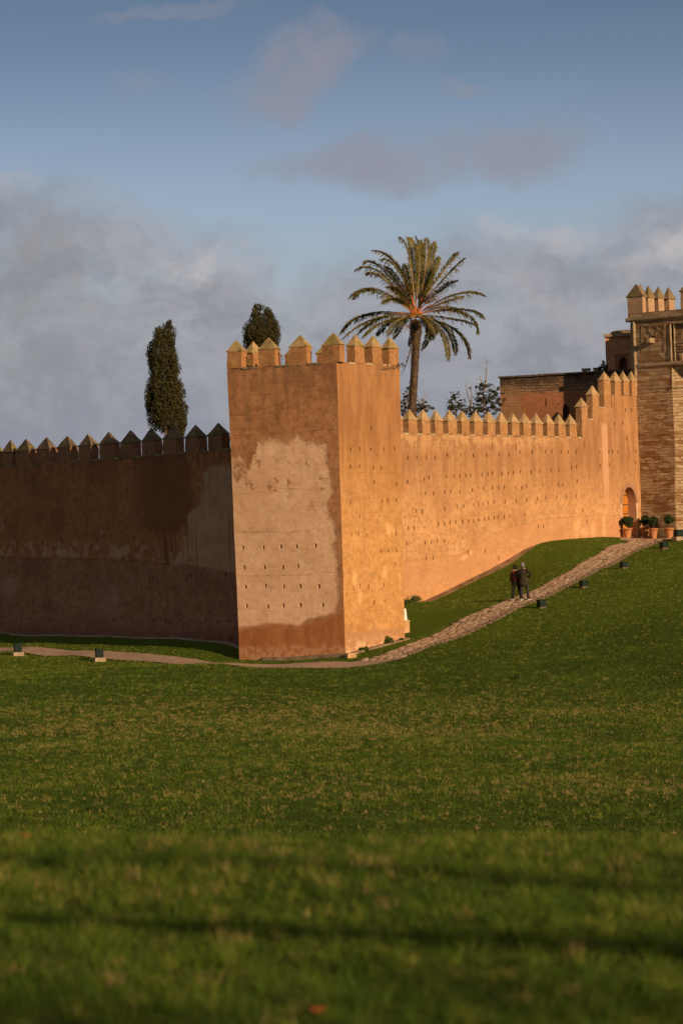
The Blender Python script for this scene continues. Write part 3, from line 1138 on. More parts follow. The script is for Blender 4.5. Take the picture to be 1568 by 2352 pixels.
# ------------------------------------------------------------------ right wall with its small gate
gu0, gz0 = F_R.uv(*z6(612, 1765))
gu1, _ = F_R.uv(*z6(822, 1765))
gzt = F_R.uv(*z6(705, 1010))[1]
DOOR = (gu0, gu1, gz0 - .15, gzt)
rw = thing('rampart_wall', 'long sunlit ochre crenellated wall between the corner tower and the stone gate tower', 'wall', (F_R.P(20, 0).x, F_R.P(20, 0).y, 0))
pts = []
H = [
 [(125, 597), (183, 597), (240, 597), (298, 600), (371, 580), (457, 580), (535, 582), (620, 582), (697, 578), (761, 580), (828, 562), (905, 562), (988, 562), (1030, 560), (1088, 562), (1130, 562), (1178, 563), (1328, 563), (1385, 560), (1408, 560), (1440, 565), (1553, 560)],
 [(123, 747, .12, .2), (227, 733), (257, 722), (368, 718), (412, 716), (451, 715), (487, 710), (518, 708), (591, 704), (628, 700), (655, 693), (713, 697), (753, 697), (787, 692), (830, 687), (897, 690), (950, 684), (1023, 680), (1072, 677), (1152, 662), (1183, 655), (1330, 648), (1387, 640), (1553, 632)],
 [(236, 820), (287, 824), (357, 816), (393, 816), (453, 812), (530, 800), (602, 790), (655, 787), (693, 787), (729, 785), (802, 785), (838, 789), (870, 780), (972, 772), (1068, 771), (1097, 770), (1187, 745)],
 [(180, 930), (218, 935), (359, 920), (437, 904), (475, 900), (540, 890), (569, 887), (597, 883), (631, 880), (668, 875), (736, 875), (805, 871), (872, 863), (938, 857), (991, 850), (1058, 845), (1118, 845), (1183, 840)],
 [(130, 1037), (167, 1040), (317, 1016), (357, 1012), (392, 1004), (428, 1003), (472, 1000), (508, 995), (539, 993), (570, 987), (607, 982), (634, 977), (667, 976), (694, 969), (731, 972), (766, 970), (859, 957), (1224, 927), (1248, 998)],
 [(120, 1137), (235, 1130), (275, 1128), (312, 1120), (354, 1118), (503, 1190), (610, 1185), (697, 1232), (241, 1232), (286, 1227), (942, 1033), (977, 1031)],
 [(1420, 385), (1474, 380), (1490, 297), (1527, 297), (1497, 478)]]
for r_ in H:
    pts += r_
hr = holes(F_R, z4, pts, .10, .20)
hr += holes(F_R, z4, [(165, 523), (330, 523), (491, 533), (655, 530), (807, 530), (952, 530), (1093, 525), (1233, 518), (1490, 205, .05, .25)], .05, .40)
mb = MB()
u_step = [F_R.uv(*z4(1252, 400))[0], F_R.uv(*z4(1325, 320))[0], F_R.uv(*z4(1403, 250))[0]]
z_step = [R_TOP, F_R.uv(*z4(1265, 358))[1], F_R.uv(*z4(1338, 284))[1], F_R.uv(*z4(1412, 204))[1]]
edges = [0.0] + u_step + [F_R.W]
nR = F_R.n
RT = .40
for i in range(4):
    a, b = edges[i], edges[i + 1]
    sk = DOOR if i == 3 else None
    panel(mb, F_R, a, b, -.5, z_step[i], hr, mi=0, amp=.05, skip=sk)
    A_, B_ = F_R.P(a, z_step[i]), F_R.P(b, z_step[i])
    A0, B0 = wob(A_, .05), wob(B_, .05)
    lowz = -1.0
    RB = 1.0 if i == 3 else RT
    mb.add([A0, B0, B_ - nR * RB, A_ - nR * RB, Vector((B_.x, B_.y, lowz)) - nR * RB, Vector((A_.x, A_.y, lowz)) - nR * RB], [(0, 1, 2, 3), (3, 2, 4, 5)], 1)
    if i:
        zl = z_step[i - 1]
        mb.add([A0, A_ - nR * RT, Vector((A_.x, A_.y, zl - .1)) - nR * RT, Vector((A0.x, A0.y, zl - .1))], [(0, 1, 2, 3)], 1, [(0, z_step[i]), (.4, z_step[i]), (.4, zl), (0, zl)])
# arch spandrels of the gate
du, dtop = DOOR, DOOR[3]
uc, hw = (du[0] + du[1]) / 2, (du[1] - du[0]) / 2
spring = F_R.uv(*z6(700, 1262))[1]


def arch_z(t):
    # slightly pointed arch, t in -1..1
    t = min(1, abs(t))
    return spring + (dtop - .02 - spring) * (1 - t ** 2.1) ** .62


NA = 16
ts = [-math.cos(math.pi * i / NA) for i in range(NA + 1)]
arc = [(uc + hw * t, arch_z(t)) for t in ts]
vs = [wob(F_R.P(a, b), .05) for a, b in arc] + [wob(F_R.P(a, dtop), .05) for a, b in arc]
fs = [(i, i + 1, NA + 2 + i, NA + 1 + i) for i in range(NA)]
mb.add(vs, fs, 0, arc + [(a, dtop) for a, b in arc])
# reveal
prof = [(du[0], du[2])] + arc + [(du[1], du[2])]
dep = .62
o1 = [wob(F_R.P(a, b), .05) for a, b in prof]
o2 = [p - nR * dep for p in o1]
nP = len(prof)
mb.add(o1 + o2, [(i, nP + i, nP + i + 1, i + 1) for i in range(nP - 1)], 2, [(i * .12, 0) for i in range(nP)] + [(i * .12, dep) for i in range(nP)])
# link back to the corner tower
a_ = F_R.P(0, 0)
mb.add([a_ + Vector((0, 0, -1)), a_ + Vector((0, 0, R_TOP)), Vector((P3.x + .9, P3.y - .5, R_TOP)), Vector((P3.x + .9, P3.y - .5, -1))], [(0, 1, 2, 3)], 1, [(0, -1), (0, 10), (7, 10), (7, -1)])


def brickmat(name, c1, c2, mortar, sc=1.0, bw=.30, bh=.065, mo=.012):
    m, g = new_mat(name)
    uv = g.node('ShaderNodeUVMap').outputs[0]
    d = g.vm('ADD', uv, g.vm('MULTIPLY', g.noise(uv, 4, 3, color=True), (.03, .02, 0)))
    b = g.node('ShaderNodeTexBrick')
    g.put(b.inputs['Vector'], d)
    g.put(b.inputs['Color1'], c1)
    g.put(b.inputs['Color2'], c2)
    g.put(b.inputs['Mortar'], mortar)
    b.inputs['Scale'].default_value = sc
    b.inputs['Mortar Size'].default_value = mo
    b.inputs['Brick Width'].default_value = bw
    b.inputs['Row Height'].default_value = bh
    c = g.mix(g.sm(g.noise(uv, 5, 5), .4, .65, 0, .6), b.outputs[0], c2)
    finish(g, c, .9, g.m('SUBTRACT', g.noise(uv, 15, 4), b.outputs[1]), .6, .02, .15)
    return m


M_BRICK = brickmat('arch_brick', (.30, .13, .07), (.40, .20, .11), (.45, .33, .24))
mb.build('wall', [M_R, M_BACK, M_BRICK], rw)
# regular merlons
rmc = []
for x0, x1 in ((-38, 15), (46, 97), (131, 184), (215, 268), (297, 349), (380, 432), (461, 513), (542, 597), (627, 676), (704, 751), (779, 826), (850, 898), (925, 971), (998, 1043), (1070, 1113), (1140, 1184)):
    y = 400
    ua, ub_ = F_R.uv(*z4(x0, y))[0], F_R.uv(*z4(x1, y))[0]
    rmc.append(((ua + ub_) / 2, ub_ - ua))
while rmc[0][0] > 1.5:
    rmc.insert(0, (rmc[0][0] - 1.15, .68))
for (u, w) in rmc:
    merlon(rw, F_R.P(u, R_TOP), F_R.d, F_R.n, w, .36, R_TOP, .70, .56, (M_MR, M_CR))
for a, b in zip(rmc[:-1], rmc[1:]):
    ledge(rw, F_R, a[0] + a[1] / 2 + .01, b[0] - b[1] / 2 - .01, R_TOP, .36, M_LEDGE_R if a[0] > 8 else M_LEDGE, .03)
# stair merlons
for i, (x0, x1, yt, ye, zi) in enumerate(((1213, 1252, 218, 280, 0), (1283, 1325, 143, 205, 1), (1360, 1403, 57, 112, 2))):
    ua, ub_ = F_R.uv(*z4(x0, 300))[0], F_R.uv(*z4(x1, 300))[0]
    zb = z_step[zi]
    ze = F_R.uv(*z4(x1, ye))[1]
    zt = F_R.uv(*z4((x0 + x1) / 2 - 10, yt))[1]
    merlon(rw, F_R.P((ua + ub_) / 2, zb), F_R.d, F_R.n, ub_ - ua, .38, zb, ze - zb, zt - ze, (M_MR, M_CR))
for (x0, x1) in ((1422, 1462), (1478, 1514), (1530, 1560)):
    ua, ub_ = F_R.uv(*z4(x0, 150))[0], F_R.uv(*z4(x1, 150))[0]
    zb = z_step[3]
    merlon(rw, F_R.P((ua + ub_) / 2, zb), F_R.d, F_R.n, ub_ - ua, .38, zb, F_R.uv(*z4(x1, 118))[1] - zb, .56, (M_MR, M_CR))
for i in range(3):
    b = edges[i + 1]
    w0 = F_R.uv(*z4((1213, 1283, 1360)[i], 300))[0]
    prev = edges[i] if i else rmc[-1][0] + rmc[-1][1] / 2
    ledge(rw, F_R, prev + .01, w0 - .01, z_step[i], .36, M_LEDGE_R, .03)

# brick arch ring round the gate
mb = MB()
ring = []
for i, t in enumerate(ts):
    a, b = uc + hw * t, arch_z(t)
    if i in (0, NA):
        nx, nz_ = (-1 if i == 0 else 1), 0
    else:
        tx, tz = arc[i + 1][0] - arc[i - 1][0], arc[i + 1][1] - arc[i - 1][1]
        l = math.hypot(tx, tz)
        nx, nz_ = -tz / l, tx / l
    ring.append(((a, b), (a + nx * .26, b + nz_ * .26)))
inn = [wob(F_R.P(*r[0]), .05) + nR * .03 for r in ring]
out = [wob(F_R.P(*r[1]), .05) + nR * .03 for r in ring]
ob_ = [p - nR * .05 for p in out]
L = 0
uvs = []
for i in range(NA + 1):
    if i:
        L += (inn[i] - inn[i - 1]).length
    uvs.append((0, L))
mb.add(inn + out + ob_, [(i, i + 1, NA + 2 + i, NA + 1 + i) for i in range(NA)] + [(NA + 1 + i, NA + 2 + i, 2 * NA + 3 + i, 2 * NA + 2 + i) for i in range(NA)], 0,
       uvs + [(.30, q[1]) for q in uvs] + [(.33, q[1]) for q in uvs])
mb.build('brick_arch', M_BRICK, rw)
# pale jamb strips
M_JAMB = simple('jamb_plaster', (.62, .43, .30), (.50, .31, .20), 3, .9, .3)
for sgn, ue in ((-1, du[0]), (1, du[1])):
    mb = MB()
    u_a, u_b = (ue - .22, ue) if sgn < 0 else (ue, ue + .22)
    zs = np.linspace(du[2], spring, 8)
    vs = []
    for z_ in zs:
        a, b = wob(F_R.P(u_a, z_), .05), wob(F_R.P(u_b, z_), .05)
        vs += [a - nR * .03, a + nR * .012, b + nR * .012, b - nR * .03]
    fs = []
    for i in range(7):
        for e in range(3):
            fs.append((i * 4 + e, i * 4 + e + 1, i * 4 + 5 + e, i * 4 + 4 + e))
    mb.add(vs, fs)
    mb.build('jamb', M_JAMB, rw)
# wooden door
M_WOOD = None
m, g = new_mat('door_wood')
t = g.node('ShaderNodeTexCoord').outputs['Object']
c = g.mix(g.sm(g.noise(g.scale(t, 5, 5, .5), 2, 5, .6), .35, .65), (.62, .235, .035), (.46, .16, .022))
finish(g, c, .6, g.noise(g.scale(t, 9, 9, .6), 2, 4), .3, .01, .3)
M_WOOD = m
M_IRON = simple('iron', (.035, .03, .03), (.07, .05, .04), 8, .6)
mb = MB()
nb = 7
for i in range(nb):
    ua = du[0] + .02 + (du[1] - du[0] - .04) * i / nb
    ub_ = du[0] + .02 + (du[1] - du[0] - .04) * (i + 1) / nb - .012
    za, zb = arch_z((ua - uc) / hw) - .01, arch_z((ub_ - uc) / hw) - .01
    vs = []
    for off in (-.50, -.56):
        for (uu, zz) in ((ua, du[2]), (ub_, du[2]), (ub_, zb), (ua, za)):
            vs.append(F_R.P(uu, zz) + nR * off)
    mb.add(vs, [(0, 1, 2, 3), (0, 4, 5, 1), (1, 5, 6, 2), (2, 6, 7, 3), (3, 7, 4, 0)])
mb.box(F_R.P(uc, (du[2] + spring) / 2) - nR * .585, (1, 1, 1), rot=Matrix((F_R.d * (hw * 1.9), nR * .02, Vector((0, 0, spring - du[2])))).transposed())
door = mb.build('door', M_WOOD, rw)
for zf_ in (1140, 1282, 1420, 1700):
    mb = MB()
    zz = F_R.uv(*z6(680, zf_))[1]
    w = hw * (1.75 if zf_ > 1200 else 1.5)
    mb.box(F_R.P(uc, zz) - nR * .49, (1, 1, 1), rot=Matrix((F_R.d * w, nR * .02, Vector((0, 0, .045)))).transposed())
    mb.build('iron_strap', M_IRON, door)
mb = MB()
hc = F_R.P(du[0] + .28, F_R.uv(*z6(640, 1365))[1]) - nR * .47
mb.tube([hc + F_R.d * .09 * math.cos(a) + Vector((0, 0, .09 * math.sin(a))) for a in np.linspace(0, 6.283, 13)], .016, 6)
mb.box(hc + Vector((0, 0, .09)), (.06, .06, .08))
mb.build('ring_handle', M_IRON, door)
# small white cloth-like stone on the stair ledge
# ------------------------------------------------------------------ stone gate tower
def stone_mat(name, c1, c2, c3, bw, bh, dist=.05, warm=0):
    m, g = new_mat(name)
    uv = g.node('ShaderNodeUVMap').outputs[0]
    d = g.vm('ADD', uv, g.vm('MULTIPLY', g.vm('SUBTRACT', g.noise(uv, 1.7, 5, .6, color=True), (.5, .5, .5)), (.5, dist * 3.4, 0)))
    d = g.vm('ADD', d, g.vm('MULTIPLY', g.vm('SUBTRACT', g.noise(g.scale(uv, .6, 2.5, 1), 2.6, 3, .6, color=True), (.5, .5, .5)), (.3, dist * 2.6, 0)))
    b = g.node('ShaderNodeTexBrick')
    g.put(b.inputs['Vector'], d)
    g.put(b.inputs['Color1'], (0, 0, 0))
    g.put(b.inputs['Color2'], (1, 1, 1))
    g.put(b.inputs['Mortar'], (.3, .3, .3))
    b.inputs['Scale'].default_value = 1.0
    b.inputs['Mortar Size'].default_value = .022
    b.inputs['Mortar Smooth'].default_value = .4
    b.inputs['Brick Width'].default_value = bw
    b.inputs['Row Height'].default_value = bh
    b.offset_frequency = 2
    b.squash = .7
    b.squash_frequency = 3
    v = g.sep(b.outputs[0])[0]
    nn = g.noise(g.scale(uv, .8, 3.2, 1), 1.5, 6, .65)
    val = g.m('ADD', g.m('MULTIPLY', v, .42), g.m('MULTIPLY', nn, .62))
    c = g.mix(g.sm(val, .25, .70), c1, c2)
    cc = g.vor(g.scale(d, 1.0 / bw, 1.0 / bh, 1), 1.0, out=1)
    c = g.mix(g.sm(g.sep(cc)[0], .72, .80, 0, .75), c, c3)
    c = g.mix(g.sm(g.sep(cc)[1], .80, .88, 0, .5), c, (.62, .48, .32))
    c = g.mix(g.sm(g.noise(g.scale(uv, 1, 2.6, 1), 1.9, 5, .7), .57, .66, 0, .85), c, c3)
    c = g.mix(g.m('MULTIPLY', g.m('MULTIPLY', b.outputs[1], g.sm(g.noise(uv, 2.2, 4), .4, .6)), .6), c, (.13, .08, .04))
    fine = g.noise(uv, 12, 5, .7)
    c = g.mix(g.sm(fine, .4, .75, 0, .35), c, (.14, .085, .045))
    h = g.m('SUBTRACT', g.m('ADD', g.m('MULTIPLY', fine, .35), g.m('MULTIPLY', nn, .9)), g.m('MULTIPLY', b.outputs[1], .7))
    finish(g, c, .93, h, .8, .06, .12)
    return m


M_ST = stone_mat('rubble_stone', (.30, .185, .10), (.50, .37, .23), (.25, .115, .045), .62, .17)
M_ST2 = stone_mat('dressed_stone', (.33, .21, .12), (.46, .33, .20), (.27, .14, .06), .80, .27, .02)
M_STT = simple('trim_stone', (.42, .32, .21), (.30, .21, .13), 4, .93, .5, .12)
M_CG = cap_mat('cap_gate', (.20, .145, .085), (.28, .20, .12), (.17, .135, .05), .6, (.25, .20, .05))
M_BRK = brickmat('merlon_brick', (.40, .20, .10), (.52, .33, .20), (.42, .30, .20), 1.0, .34, .09, .02)
M_CARVE = simple('carved_stone', (.36, .25, .15), (.28, .18, .10), 5, .93, .4, .12)

GD = Vector((.743, -.669, 0))                      # along the front-left face, towards the camera side
G0 = F_R.P(F_R.uv(*z5(812, 1850))[0], 0)          # where it meets the wall
G0 = Vector((G0.x, G0.y, 0))


def gface(x0, y0, d, W, bat=.028):
    d = d.normalized()
    n = Vector((d.y, -d.x, 0))
    o = Vector((x0, y0, 0))

    def A(z):
        s = -n * bat * (z - 10) * 0.5 + d * 0
        v = o + s
        return Vector((v.x, v.y, z))

    def B(z):
        return A(z) + d * W
    return Face(A, B)


F_G = gface(G0.x, G0.y, GD, 5.2, .0)
uC = F_G.uv(*z6(1395, 900))[0]
zc_low = F_G.uv(*z5(1100, 1790))[1]     # lower string course
zc_mid = F_G.uv(*z5(1100, 1440))[1]     # upper string course
zc_top = F_G.uv(*z5(1000, 735))[1]      # cornice under the parapet
zc_flo = F_G.uv(*z5(1150, 625))[1]      # crenel floor
gt = thing('stone_gate_tower', 'weathered brown stone tower with carved panels and pyramid merlons at the right edge', 'tower', (G0.x + 2, G0.y - 1, 0))
CG = F_G.P(uC, 0)
F_G2 = gface(CG.x, CG.y, Vector((.998, .052, 0)), 3.2, .0)
G2e = F_G2.P(3.2, 0)
F_G3 = gface(G2e.x, G2e.y, Vector((.669, .743, 0)), 4.5, .0)
F_G.n_ = F_G.n
mb = MB()
# batter: the lower shaft leans in slightly
def gbat(F, k):
    A0, B0 = F.A, F.B
    n = F.n

    def A(z):
        return A0(z) - n * 0 + Vector((-.02 * (z - 12) * 0, 0, 0))
    return F


panel(mb, F_G, -.8, uC, 3.2, zc_low, holes(F_G, z6, [(1020, 560), ], .01, .01)[:0], mi=0, amp=.10, cell=.30)
panel(mb, F_G2, 0, 3.2, 3.2, zc_mid, [], mi=0, amp=.10, cell=.30)
panel(mb, F_G3, 0, 4.5, 3.2, zc_mid, [], mi=0, amp=.10, cell=.5)
inset = .05
F_GU = gface((G0 - F_G.n * inset).x, (G0 - F_G.n * inset).y, GD, 5.2, 0)
GW = 5.0                                # width of the square upper storey
panel(mb, F_GU, -.4, uC, zc_low, zc_mid, [], mi=1, amp=.05)
sq = holes(F_GU, z5, [(1062, 1022, .13, .13)], 0, 0)
uN0 = F_GU.uv(*z5(1345, 1100))[0]
UL = F_GU.uv(*z5(676, 600))[0]
panel(mb, F_GU, -.4, uN0, zc_mid, zc_top, sq, mi=1, amp=.04)
panel(mb, F_GU, UL, GW, zc_top, zc_flo, [], mi=1, amp=.04)
# niche bay, recessed
F_GN = gface((G0 - F_G.n * (inset + .14)).x, (G0 - F_G.n * (inset + .14)).y, GD, 5.2, 0)
zN = F_GU.uv(*z5(1420, 815))[1]
panel(mb, F_GN, uN0, GW - .7, zc_mid, zN, [], mi=1, amp=.03)
panel(mb, F_GU, uN0, GW, zN, zc_top, [], mi=1, amp=.04)
panel(mb, F_GU, GW - .7, GW, zc_mid, zN, [], mi=1, amp=.04)
# overhang soffit between the facet below and the square storey above
gA, gB = F_GU.P(uC - .1, zc_mid), F_GU.P(GW, zc_mid)
back = Vector((.669, .743, 0))
mb.add([gA, gB, gB + back * 5, gA + back * 5], [(0, 1, 2, 3)], 1, [(0, 0), (3, 0), (3, 3), (0, 3)])
# side and rear of the square storey
F_GS = gface(F_GU.P(GW, 0).x, F_GU.P(GW, 0).y, back, 5.0, 0)
panel(mb, F_GS, 0, 5.0, zc_mid, zc_flo, [], mi=1, amp=.04, cell=.8)
cA, cB = F_GU.P(UL, 0), F_GU.P(UL, 0) + back * 5
for (p, q) in ((cB, cA),):
    mb.add([Vector((p.x, p.y, zc_top)), Vector((q.x, q.y, zc_top)), Vector((q.x, q.y, zc_flo)), Vector((p.x, p.y, zc_flo))], [(0, 1, 2, 3)], 1, [(0, 3), (5, 3), (5, 5), (0, 5)])
cA, cB = F_GU.P(-.4, 0), F_GU.P(-.4, 0) + back * 5
cD = F_GS.P(5.0, 0)
for (p, q) in ((cB, cA), (cD, cB)):
    mb.add([Vector((p.x, p.y, 3)), Vector((q.x, q.y, 3)), Vector((q.x, q.y, zc_flo)), Vector((p.x, p.y, zc_flo))], [(0, 1, 2, 3)], 1, [(0, 3), (5, 3), (5, zc_flo), (0, zc_flo)])
fz = zc_flo - .9
mb.add([Vector((p.x, p.y, fz)) for p in (cA, F_GU.P(GW, 0), cD, cB)], [(0, 1, 2, 3)], 1)
# parapet thickness
for (F_, w_) in ((F_GU, GW), (F_GS, 5.0)):
    a, b = F_.P(UL if F_ is F_GU else 0, zc_flo), F_.P(w_, zc_flo)
    n_ = F_.n
    mb.add([a, b, b - n_ * .5, a - n_ * .5, b - n_ * .5 - Vector((0, 0, .9)), a - n_ * .5 - Vector((0, 0, .9))], [(0, 1, 2, 3), (3, 2, 4, 5)], 1, [(0, 0), (5, 0), (5, .5), (0, .5), (5, 1.4), (0, 1.4)])
mb.build('wall', [M_ST, M_ST2], gt)


def band(parent, F, u0, u1, z, h, proud, mat, name='string_course', lower=None):
    mb = MB()
    n = max(2, int((u1 - u0) / .4))
    vs = []
    for i in range(n + 1):
        u = u0 + (u1 - u0) * i / n
        p = F.P(u, z)
        j = lambda: random.uniform(-.008, .008)
        for o, zz in ((-.05, -h / 2), (proud * .6 + j(), -h / 2 + j()), (proud + j(), -h * .1 + j()), (proud + j(), h / 2 + j()), (-.05, h / 2 + .02)):
            q = p + F.n * o
            vs.append(Vector((q.x, q.y, z + zz)))
    fs = []
    for i in range(n):
        for e in range(4):
            k = i * 5 + e
            fs.append((k, k + 5, k + 6, k + 1))
    fs += [(0, 1, 2, 3, 4), tuple(n * 5 + e for e in (4, 3, 2, 1, 0))]
    mb.add(vs, fs)
    return mb.build(name, mat, parent)


def post(parent, F, u, z0, z1_, r, mat, name='corner_shaft', off=0):
    mb = MB()
    pts = []
    nseg = max(2, int((z1_ - z0) / .35))
    for i in range(nseg + 1):
        z = z0 + (z1_ - z0) * i / nseg
        p = F.P(u, z) + F.n * off
        pts.append(Vector((p.x, p.y, z)) + Vector((random.uniform(-.012, .012), random.uniform(-.012, .012), 0)))
    mb.tube(pts, [r * random.uniform(.9, 1.1) for _ in pts], 10)
    return mb.build(name, mat, parent, smooth=True)


uS = F_GU.uv(*z5(785, 1200))[0]
UL = F_GU.uv(*z5(676, 600))[0]
band(gt, F_GU, -.30, uC + .0, zc_low, .16, .07, M_STT)
band(gt, F_G2, -.02, 3.2, zc_low, .16, .10, M_STT)
band(gt, F_GU, -.30, GW, zc_mid, .20, .10, M_STT)
band(gt, F_GU, UL - .08, GW + .1, zc_top, .22, .16, M_STT, 'cornice')
post(gt, F_GU, uS, zc_low, zc_top - .1, .09, M_STT, off=.03)
post(gt, F_GU, uN0 - .06, zc_mid, zN, .06, M_STT, off=.01)
post(gt, F_GU, uN0 + .14, zc_mid, zN, .05, M_STT, off=-.06)
band(gt, F_GU, uN0 - .05, GW - .7, zN + .05, .10, .03, M_STT, 'niche_lintel')


def line_strip(mb, F, pts, w, d):
    for (a, b) in zip(pts[:-1], pts[1:]):
        p, q = F.P(*a), F.P(*b)
        t = (q - p)
        L = t.length
        t.normalize()
        s_ = t.cross(F.n)
        M_ = Matrix((t * (L + w * .5), s_ * w, F.n * d)).transposed()
        mb.box((p + q) / 2 + F.n * d * .3, (1, 1, 1), rot=M_)


# carved lobed-arch relief with its rectangular frame
mb = MB()
def gz(x, y):
    return F_GU.uv(*z5(x, y))
fr = [gz(885, 1250), gz(885, 850), gz(1240, 830), gz(1240, 1240)]
line_strip(mb, F_GU, fr, .035, .035)
fr = [gz(905, 1250), gz(905, 868), gz(1222, 850), gz(1222, 1240)]
line_strip(mb, F_GU, fr, .025, .03)
for (cx_, cy_, r_) in ((1065, 930, .36), (975, 1010, .34), (1160, 1000, .34), (930, 1080, .26), (1195, 1075, .26)):
    u, z = gz(cx_, cy_)
    arcp = [(u + r_ * math.cos(a), z + r_ * math.sin(a) * .9) for a in np.linspace(.1, math.pi - .1, 9)]
    line_strip(mb, F_GU, arcp, .04, .035)
    arcp = [(u + (r_ - .08) * math.cos(a), z + (r_ - .08) * math.sin(a) * .9) for a in np.linspace(.1, math.pi - .1, 9)]
    line_strip(mb, F_GU, arcp, .025, .03)
mb.build('carved_panel', M_CARVE, gt)
# carved rosette, dark slot and small columns in the niche bay
mb = MB()
u, z = F_GN.uv(*z5(1440, 915))
for r_ in (.33, .27, .20, .13, .06):
    line_strip(mb, F_GN, [(u + r_ * math.cos(a), z + r_ * 1.1 * math.sin(a)) for a in np.linspace(0, 6.2832, 17)], .03, .04)
mb.build('rosette', M_CARVE, gt)
mb = MB()
u, z = F_GN.uv(*z5(1440, 1230))
o = F_GN.P(u, z)
for i, (zz, w, pr) in enumerate(((.0, 1.1, .10), (.16, .95, .07), (.30, .55, .12), (.46, .8, .06), (-.14, 1.2, .05))):
    p = F_GN.P(u + .12, z + zz)
    mb.box(p + F_GN.n * pr / 2, (1, 1, 1), rot=Matrix((F_GN.d * w, F_GN.n * pr, Vector((0, 0, .09)))).transposed())
mb.build('carved_bracket', M_CARVE, gt)
for dx in (1362, 1385, 1480, 1510):
    uu, _ = F_GN.uv(*z5(dx, 1320))
    post(gt, F_GN, uu, zc_mid + .1, F_GN.uv(*z5(1400, 1270))[1], .045, M_STT, 'niche_column', .05)
# stone spout
u, z = gz(1060, 1075)
p = F_GU.P(u, z)
mb = MB()
mb.box(p + F_GU.n * .20, (1, 1, 1), rot=Matrix((F_GU.d * .22, F_GU.n * .55, Vector((0, 0, .26)))).transposed())
mb.build('stone_spout', M_STT, gt)


def brickmerlon(F, u, w, t, hb, hc, zb):
    b = merlon(gt, F.P(u, zb), F.d, F.n, w, t, zb, hb, hc, (M_BRK, M_CG), over=.07)


um0, um1 = gz(672, 500)[0], gz(898, 500)[0]
zmt, zme = gz(790, 205)[1], gz(800, 400)[1]
brickmerlon(F_GU, (um0 + um1) / 2, um1 - um0, .30, zme - zc_flo, zmt - zme, zc_flo)
pitch = F_GU.uv(*z5(1475, 500))[0] - um0
hb_, hc_ = zme - zc_flo, zmt - zme
brickmerlon(F_GU, um0 + pitch + (um1 - um0) / 2 + .05, um1 - um0 + .1, .30, hb_, hc_, zc_flo)
# merlons on the rear and left side, seen over the parapet
F_GL = gface(cB.x, cB.y, -back, 5.0, 0)
F_GL.n = Vector((-GD.x, -GD.y, 0))
for s_ in (.75, 1.55, 2.5, 3.5):
    pb = cA + back * s_
    pb.z = zc_flo
    merlon(gt, pb, -back, -GD, .55, .36, zc_flo, hb_, hc_, (M_BRK, M_CG), over=.07)
F_GB = gface(cD.x, cD.y, -GD, 5.4, 0)
for u_ in (1.0, 2.6, 4.0):
    merlon(gt, F_GB.P(u_, zc_flo), F_GB.d, F_GB.n, .8, .5, zc_flo, hb_, hc_, (M_BRK, M_CG), over=.07)

# ------------------------------------------------------------------ stair turret with arched opening, behind the wall
F_K = line_face(*at(1396, 1000, 161.5).xy, .893, -.446 * .6, 5.0, .004)
kt0 = F_K.uv(*z5(390, 1010))
kzt = kt0[1]
turret = thing('stair_turret', 'small ochre turret with a dark arched opening and stone coping, beside the stone tower', 'turret', tuple(F_K.P(1, 0)[:2]) + (3,))
ka, kb = F_K.uv(*z5(535, 1500))[0], F_K.uv(*z5(665, 1500))[0]
kat = F_K.uv(*z5(600, 1320))[1]
kfa, kfb = F_K.uv(*z5(488, 1400))[0], F_K.uv(*z5(690, 1400))[0]
kft = F_K.uv(*z5(570, 1280))[1]
M_K = face_mat('render_turret', F_K, lambda g, uv, F: (plaster_core(g, uv, (.56, .28, .15), (.62, .33, .18), (.42, .20, .10), 13)[0], g.noise(uv, 5, 5), .4, .03))
mb = MB()
panel(mb, F_K, 0, 3.6, 4.0, kzt, [], mi=0, amp=.02, skip=(kfa, kfb, kft - 4, kft))
# recessed frame with the arch
nK = F_K.n
kc, kh = (ka + kb) / 2, (kb - ka) / 2
ks = kat - kh * 1.4
arck = [(kc + kh * t, ks + (kat - ks) * (1 - abs(t) ** 2.1) ** .6) for t in ts]
q = [F_K.P(a, b) - nK * .08 for a, b in arck] + [F_K.P(kfa + (kfb - kfa) * (i / NA), kft) - nK * .08 for i in range(NA + 1)]
mb.add(q, [(i, i + 1, NA + 2 + i, NA + 1 + i) for i in range(NA)], 1, arck + [(kfa + (kfb - kfa) * (i / NA), kft) for i in range(NA + 1)])
for (u_a, u_b) in ((kfa, ka), (kb, kfb)):
    qq = [F_K.P(u_a, kft - 4) - nK * .08, F_K.P(u_b, kft - 4) - nK * .08, F_K.P(u_b, ks if u_a == kfa else kft) - nK * .08, F_K.P(u_a, kft if u_a == kfa else ks) - nK * .08]
    if u_a == kfa:
        mb.add(qq, [(0, 1, 2, 3)], 1, [(u_a, kft - 4), (u_b, kft - 4), (u_b, ks), (u_a, kft)])
    else:
        mb.add(qq, [(0, 1, 2, 3)], 1, [(u_a, kft - 4), (u_b, kft - 4), (u_b, kft), (u_a, ks)])
